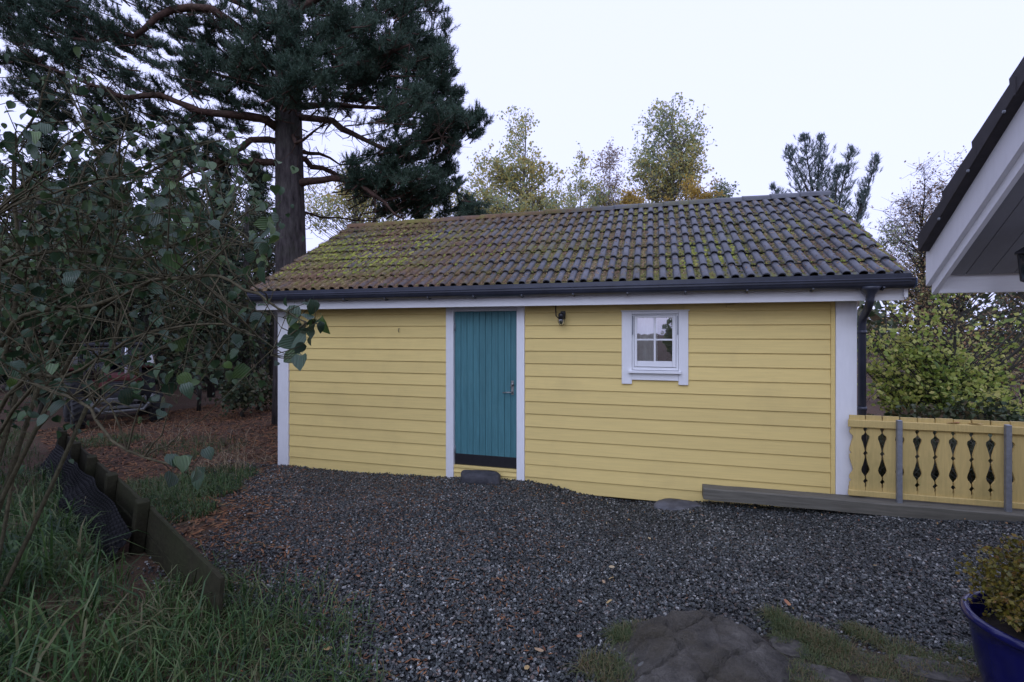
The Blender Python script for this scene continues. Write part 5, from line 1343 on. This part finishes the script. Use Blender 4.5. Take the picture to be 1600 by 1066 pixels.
paths = [
 ([B0, (-10, 560, 2.8), (60, 488, 2.7), (150, 478, 2.6), (235, 440, 2.5), (300, 434, 2.4), (345, 432, 2.3), (400, 462, 2.2), (450, 490, 2.15), (490, 505, 2.1)], .016, .003),
 ([B0+Vector((.1, 0, 0)), (-30, 470, 2.9), (60, 400, 2.9), (130, 393, 2.8), (215, 405, 2.7), (290, 375, 2.6), (360, 355, 2.5), (420, 400, 2.4)], .014, .003),
 ([B0, (10, 620, 2.7), (100, 590, 2.5), (180, 545, 2.5), (230, 520, 2.4), (330, 506, 2.3), (385, 518, 2.2), (430, 545, 2.2)], .012, .002),
 ([B0, (20, 640, 2.4), (90, 617, 2.2), (140, 640, 2.1), (175, 690, 2.0), (250, 720, 2.0), (292, 728, 2.0), (305, 735, 2.0)], .009, .003),
 ([B0+Vector((0, .15, 0)), (10, 540, 3.1), (30, 400, 3.1), (20, 250, 3.0), (60, 170, 2.9), (80, 100, 2.9)], .016, .003),
 ([B0+Vector((.1, .2, 0)), (40, 560, 3.2), (60, 420, 3.3), (110, 300, 3.3), (180, 220, 3.2), (240, 200, 3.1)], .016, .003),
 ([B0+Vector((.2, .2, 0)), (90, 520, 3.4), (120, 400, 3.4), (190, 300, 3.3), (270, 250, 3.2), (310, 225, 3.1)], .015, .003),
 ([B0+Vector((.2, .1, 0)), (120, 540, 3.0), (160, 430, 3.0), (180, 320, 3.0), (150, 230, 2.9), (100, 130, 2.9)], .014, .003),
 ([B0+Vector((.3, .3, 0)), (170, 560, 3.4), (200, 440, 3.5), (270, 350, 3.4), (340, 300, 3.3), (400, 335, 3.2)], .014, .003),
 ([B0, (-60, 500, 2.6), (-20, 350, 2.6), (50, 280, 2.5), (130, 205, 2.5), (200, 180, 2.5)], .013, .003),
 ([B0, (-40, 420, 2.4), (10, 330, 2.4), (120, 290, 2.4), (210, 270, 2.4)], .010, .003),
 ([B0+Vector((.1, .4, 0)), (60, 610, 3.6), (200, 560, 3.6), (300, 540, 3.5), (370, 580, 3.4), (400, 610, 3.4)], .012, .003),
 ([B0+Vector((0, .4, 0)), (0, 450, 3.6), (90, 330, 3.6), (230, 330, 3.5), (330, 370, 3.4)], .013, .003),
]
for p, a, b in paths: branch(p, a, b)
main_nodes = list(nodes)
for i in range(760):
    s = random.choice(main_nodes[6:]); ln_ = random.uniform(.2, .75)
    dv = Vector((random.gauss(.25, .6), random.gauss(0, .45), random.gauss(.05, .5))).normalized()
    m1_ = s+dv*ln_*.5+Vector((random.gauss(0, .04), random.gauss(0, .04), random.gauss(0, .05))); e = s+dv*ln_+Vector((0, 0, random.uniform(-.22, .08)))
    pr_ = e+shr_base; dep = pr_.x*FX+pr_.y*FY
    px = CX+FPX*(pr_.x*RX+pr_.y*RY)/max(.1, dep); py = HY-FPX*(pr_.z-EYE)/max(.1, dep)
    if dep < 1.7 or px > 445 or (px > 350 and py > 560) or py > 660 or py < 70 or (px > 180 and py < 190): continue
    tw.tube([s, s.lerp(m1_, .5)+Vector((0, 0, .01)), m1_, e], [.0042, .0036, .0028, .0014], 4, False); nodes.extend([m1_, e])
def leaf_mesh(fold, curl, wid):
    h = [(0.0, 0.0), (.10, .26), (.30, .44), (.52, .44), (.76, .28), (1.0, 0.0)]
    V = []; mid = []
    for i, (y, w) in enumerate(h): V.append((0, y, -curl*y*y))
    for sg in (-1, 1):
        for y, w in h[1:-1]: V.append((sg*w*wid, y-(.09 if y < .2 else 0), -curl*y*y+fold*w+.03*math.sin(y*9+sg)))
    T = []; Q = []
    for o_, fl in ((6, 0), (10, 1)):
        f = [(0, 1, o_), (4, 5, o_+3)]; q = [(1, 2, o_+1, o_), (2, 3, o_+2, o_+1), (3, 4, o_+3, o_+2)]
        T += [t[::-1] if fl else t for t in f]; Q += [t[::-1] if fl else t for t in q]
    mb = MB(); mb.add2(V, T, Q); mb.tube([(0, -.28, .03), (0, 0, 0)], [.012, .01], 3, False)
    return mb.mesh('leaf', M['leaf_shrub'], True)
lms = [leaf_mesh(f, c, w) for f, c, w in ((.35, .25, 1.0), (.15, .5, 1.05), (.6, .1, .9), (-.1, .35, 1.1), (.3, .7, .95))]
clusters = [ # (px, py, radius px, depth, count)
 (480,505,38,2.1,22),(460,545,16,2.1,5),(290,712,34,2.1,7),(305,738,10,2.1,2),(270,585,26,2.2,6),(230,620,36,2.4,10),(90,240,60,2.6,22),(160,280,60,2.6,24),(20,230,40,2.5,14),
 (250,330,60,2.5,26),(330,300,50,2.7,16),(300,385,60,2.5,20),(410,390,36,2.4,16),(430,345,20,2.5,5),(200,400,60,2.6,18),(90,460,60,2.5,10),(60,610,50,2.4,14),(30,560,40,2.4,10),
 (350,560,40,2.5,12),(380,480,40,2.4,12),(240,520,40,2.4,8),(280,215,26,3.1,10),(310,345,40,2.8,12),(20,330,40,2.6,12),(330,640,24,2.6,8),(120,520,50,2.6,6),(90,130,40,2.8,9),(200,560,40,2.7,6),(0,480,40,2.5,8),(150,350,60,2.8,12),
]
cnt = 0
for cx_, cy_, rad, dep, n in clusters:
    for j in range(n):
        if cnt >= 300: break
        while True:
            ax, ay = random.uniform(-1, 1), random.uniform(-1, 1)
            if ax*ax+ay*ay < 1: break
        p = SU(cx_+ax*rad, cy_+ay*rad, dep+random.gauss(0, .12))
        nd = min(nodes, key=lambda q: (q-p).length_squared); v = p-nd
        tw.tube(curve_pts(nd, p, 3, .06, .06), [.0028, .0022, .0016, .0012], 3, False)
        o = link('leaf', random.choice(lms), shrub); sz = random.choice((.045, .055, .065, .075, .09))*random.uniform(.72, .98)
        o.scale = (sz, sz, sz); o.location = p
        dirv = Vector((random.gauss(.15, .7), random.gauss(-.2, .7), random.gauss(-.75, .4))).normalized()
        o.rotation_euler = (dirv.to_track_quat('Y', 'Z').to_matrix() @ Matrix.Rotation(random.gauss(0, .9), 3, 'Y')).to_euler(); cnt += 1
sm = MB(); lv = np.array([v.co[:] for v in lms[0].vertices]); lfT = [tuple(p.vertices) for p in lms[0].polygons if len(p.vertices) == 3]; lfQ = [tuple(p.vertices) for p in lms[0].polygons if len(p.vertices) == 4]
cand = [q for q in nodes if (q+shr_base).x*FX+(q+shr_base).y*FY > 2.45]
for i in range(1900):
    p = random.choice(cand)+Vector((random.gauss(0, .06), random.gauss(0, .06), random.gauss(-.02, .06))); sz = random.uniform(.025, .06)
    dirv = Vector((random.gauss(.15, .7), random.gauss(-.2, .7), random.gauss(-.75, .4))).normalized()
    m3 = np.array((dirv.to_track_quat('Y', 'Z').to_matrix() @ Matrix.Rotation(random.gauss(0, .9), 3, 'Y')))
    sm.add2(lv @ m3.T*sz+np.array(p), lfT, lfQ)
sm.build('small_leaves', leafmat('small_shrub_leaves', [(0.014, 0.038, 0.014), (0.028, 0.062, 0.024), (0.045, 0.085, 0.030), (0.07, 0.11, 0.035)], 0.45, 0.2, 1.0), shrub, True, 'stuff')
tw.build('branches', M['twig'], shrub, True)

# ------------------------------------------------------------------ fallen leaves
random.seed(13)
def fallen_mesh():
    mb = MB(); n = 9; V = [(0, 0, .006)]
    for k in range(n):
        a = 2*math.pi*k/n; r = 1+.25*math.cos(2*a)+random.uniform(-.12, .12); V.append((r*math.cos(a), r*math.sin(a)*.75, random.uniform(-.1, .35)))
    mb.add(V, [(0, 1+k, 1+(k+1) % n) for k in range(n)]); return mb.mesh('fallen_leaf', M['fallen_big'], True)
fl = [fallen_mesh() for _ in range(4)]
for px, py in ((1367,888),(842,1022),(823,1050),(955,908),(943,914),(1097,808),(983,816),(1075,834),(956,890),(935,875),(1230,947),(952,945),(906,945),(1498,913),(1015,845),(512,1020),(560,905),(470,828),(600,790),(905,1000),(880,790),(700,800),(1200,800),(770,757),(655,752)):
    p = on_ground(px, py); o = link('fallen_leaf', random.choice(fl)); s = random.uniform(.016, .024)
    o.scale = (s, s, s*.8); o.location = (p.x, p.y, ground_z(p.x, p.y)+.022); o.rotation_euler = (random.gauss(0, .25), random.gauss(0, .25), random.uniform(0, 6.28))
    tag(o, 'small fallen autumn leaf lying on the dark gravel', 'leaf', 'fallen leaves on the gravel')
fs = MB(); pts = scatter(900, -4.8, 3.5, 2.2, 5.94, lambda x, y: gravel_mask(x, y)*(.18+.82*sstep(5.2, 5.85, y)))
leaves_into(fs, np.array(pts)+np.array([0, 0, .03]), .022)
o = fs.build('leaf_fragments', M['fallen'], None, kind='stuff'); tag(o, 'tiny yellow leaf fragments scattered over the gravel', 'leaves')
for px in (1490, 1524):
    p = on_y(px, 656, YF-.012); o = link('curled_leaf', fl[0]); o.scale = (.05, .03, .03); o.location = (p.x, YF-.014, .853); o.rotation_euler = (0, 0, random.uniform(-.4, .4))
    tag(o, 'curled tan leaf lying on the top rail of the yellow fence', 'leaf', 'curled leaves on the fence rail')
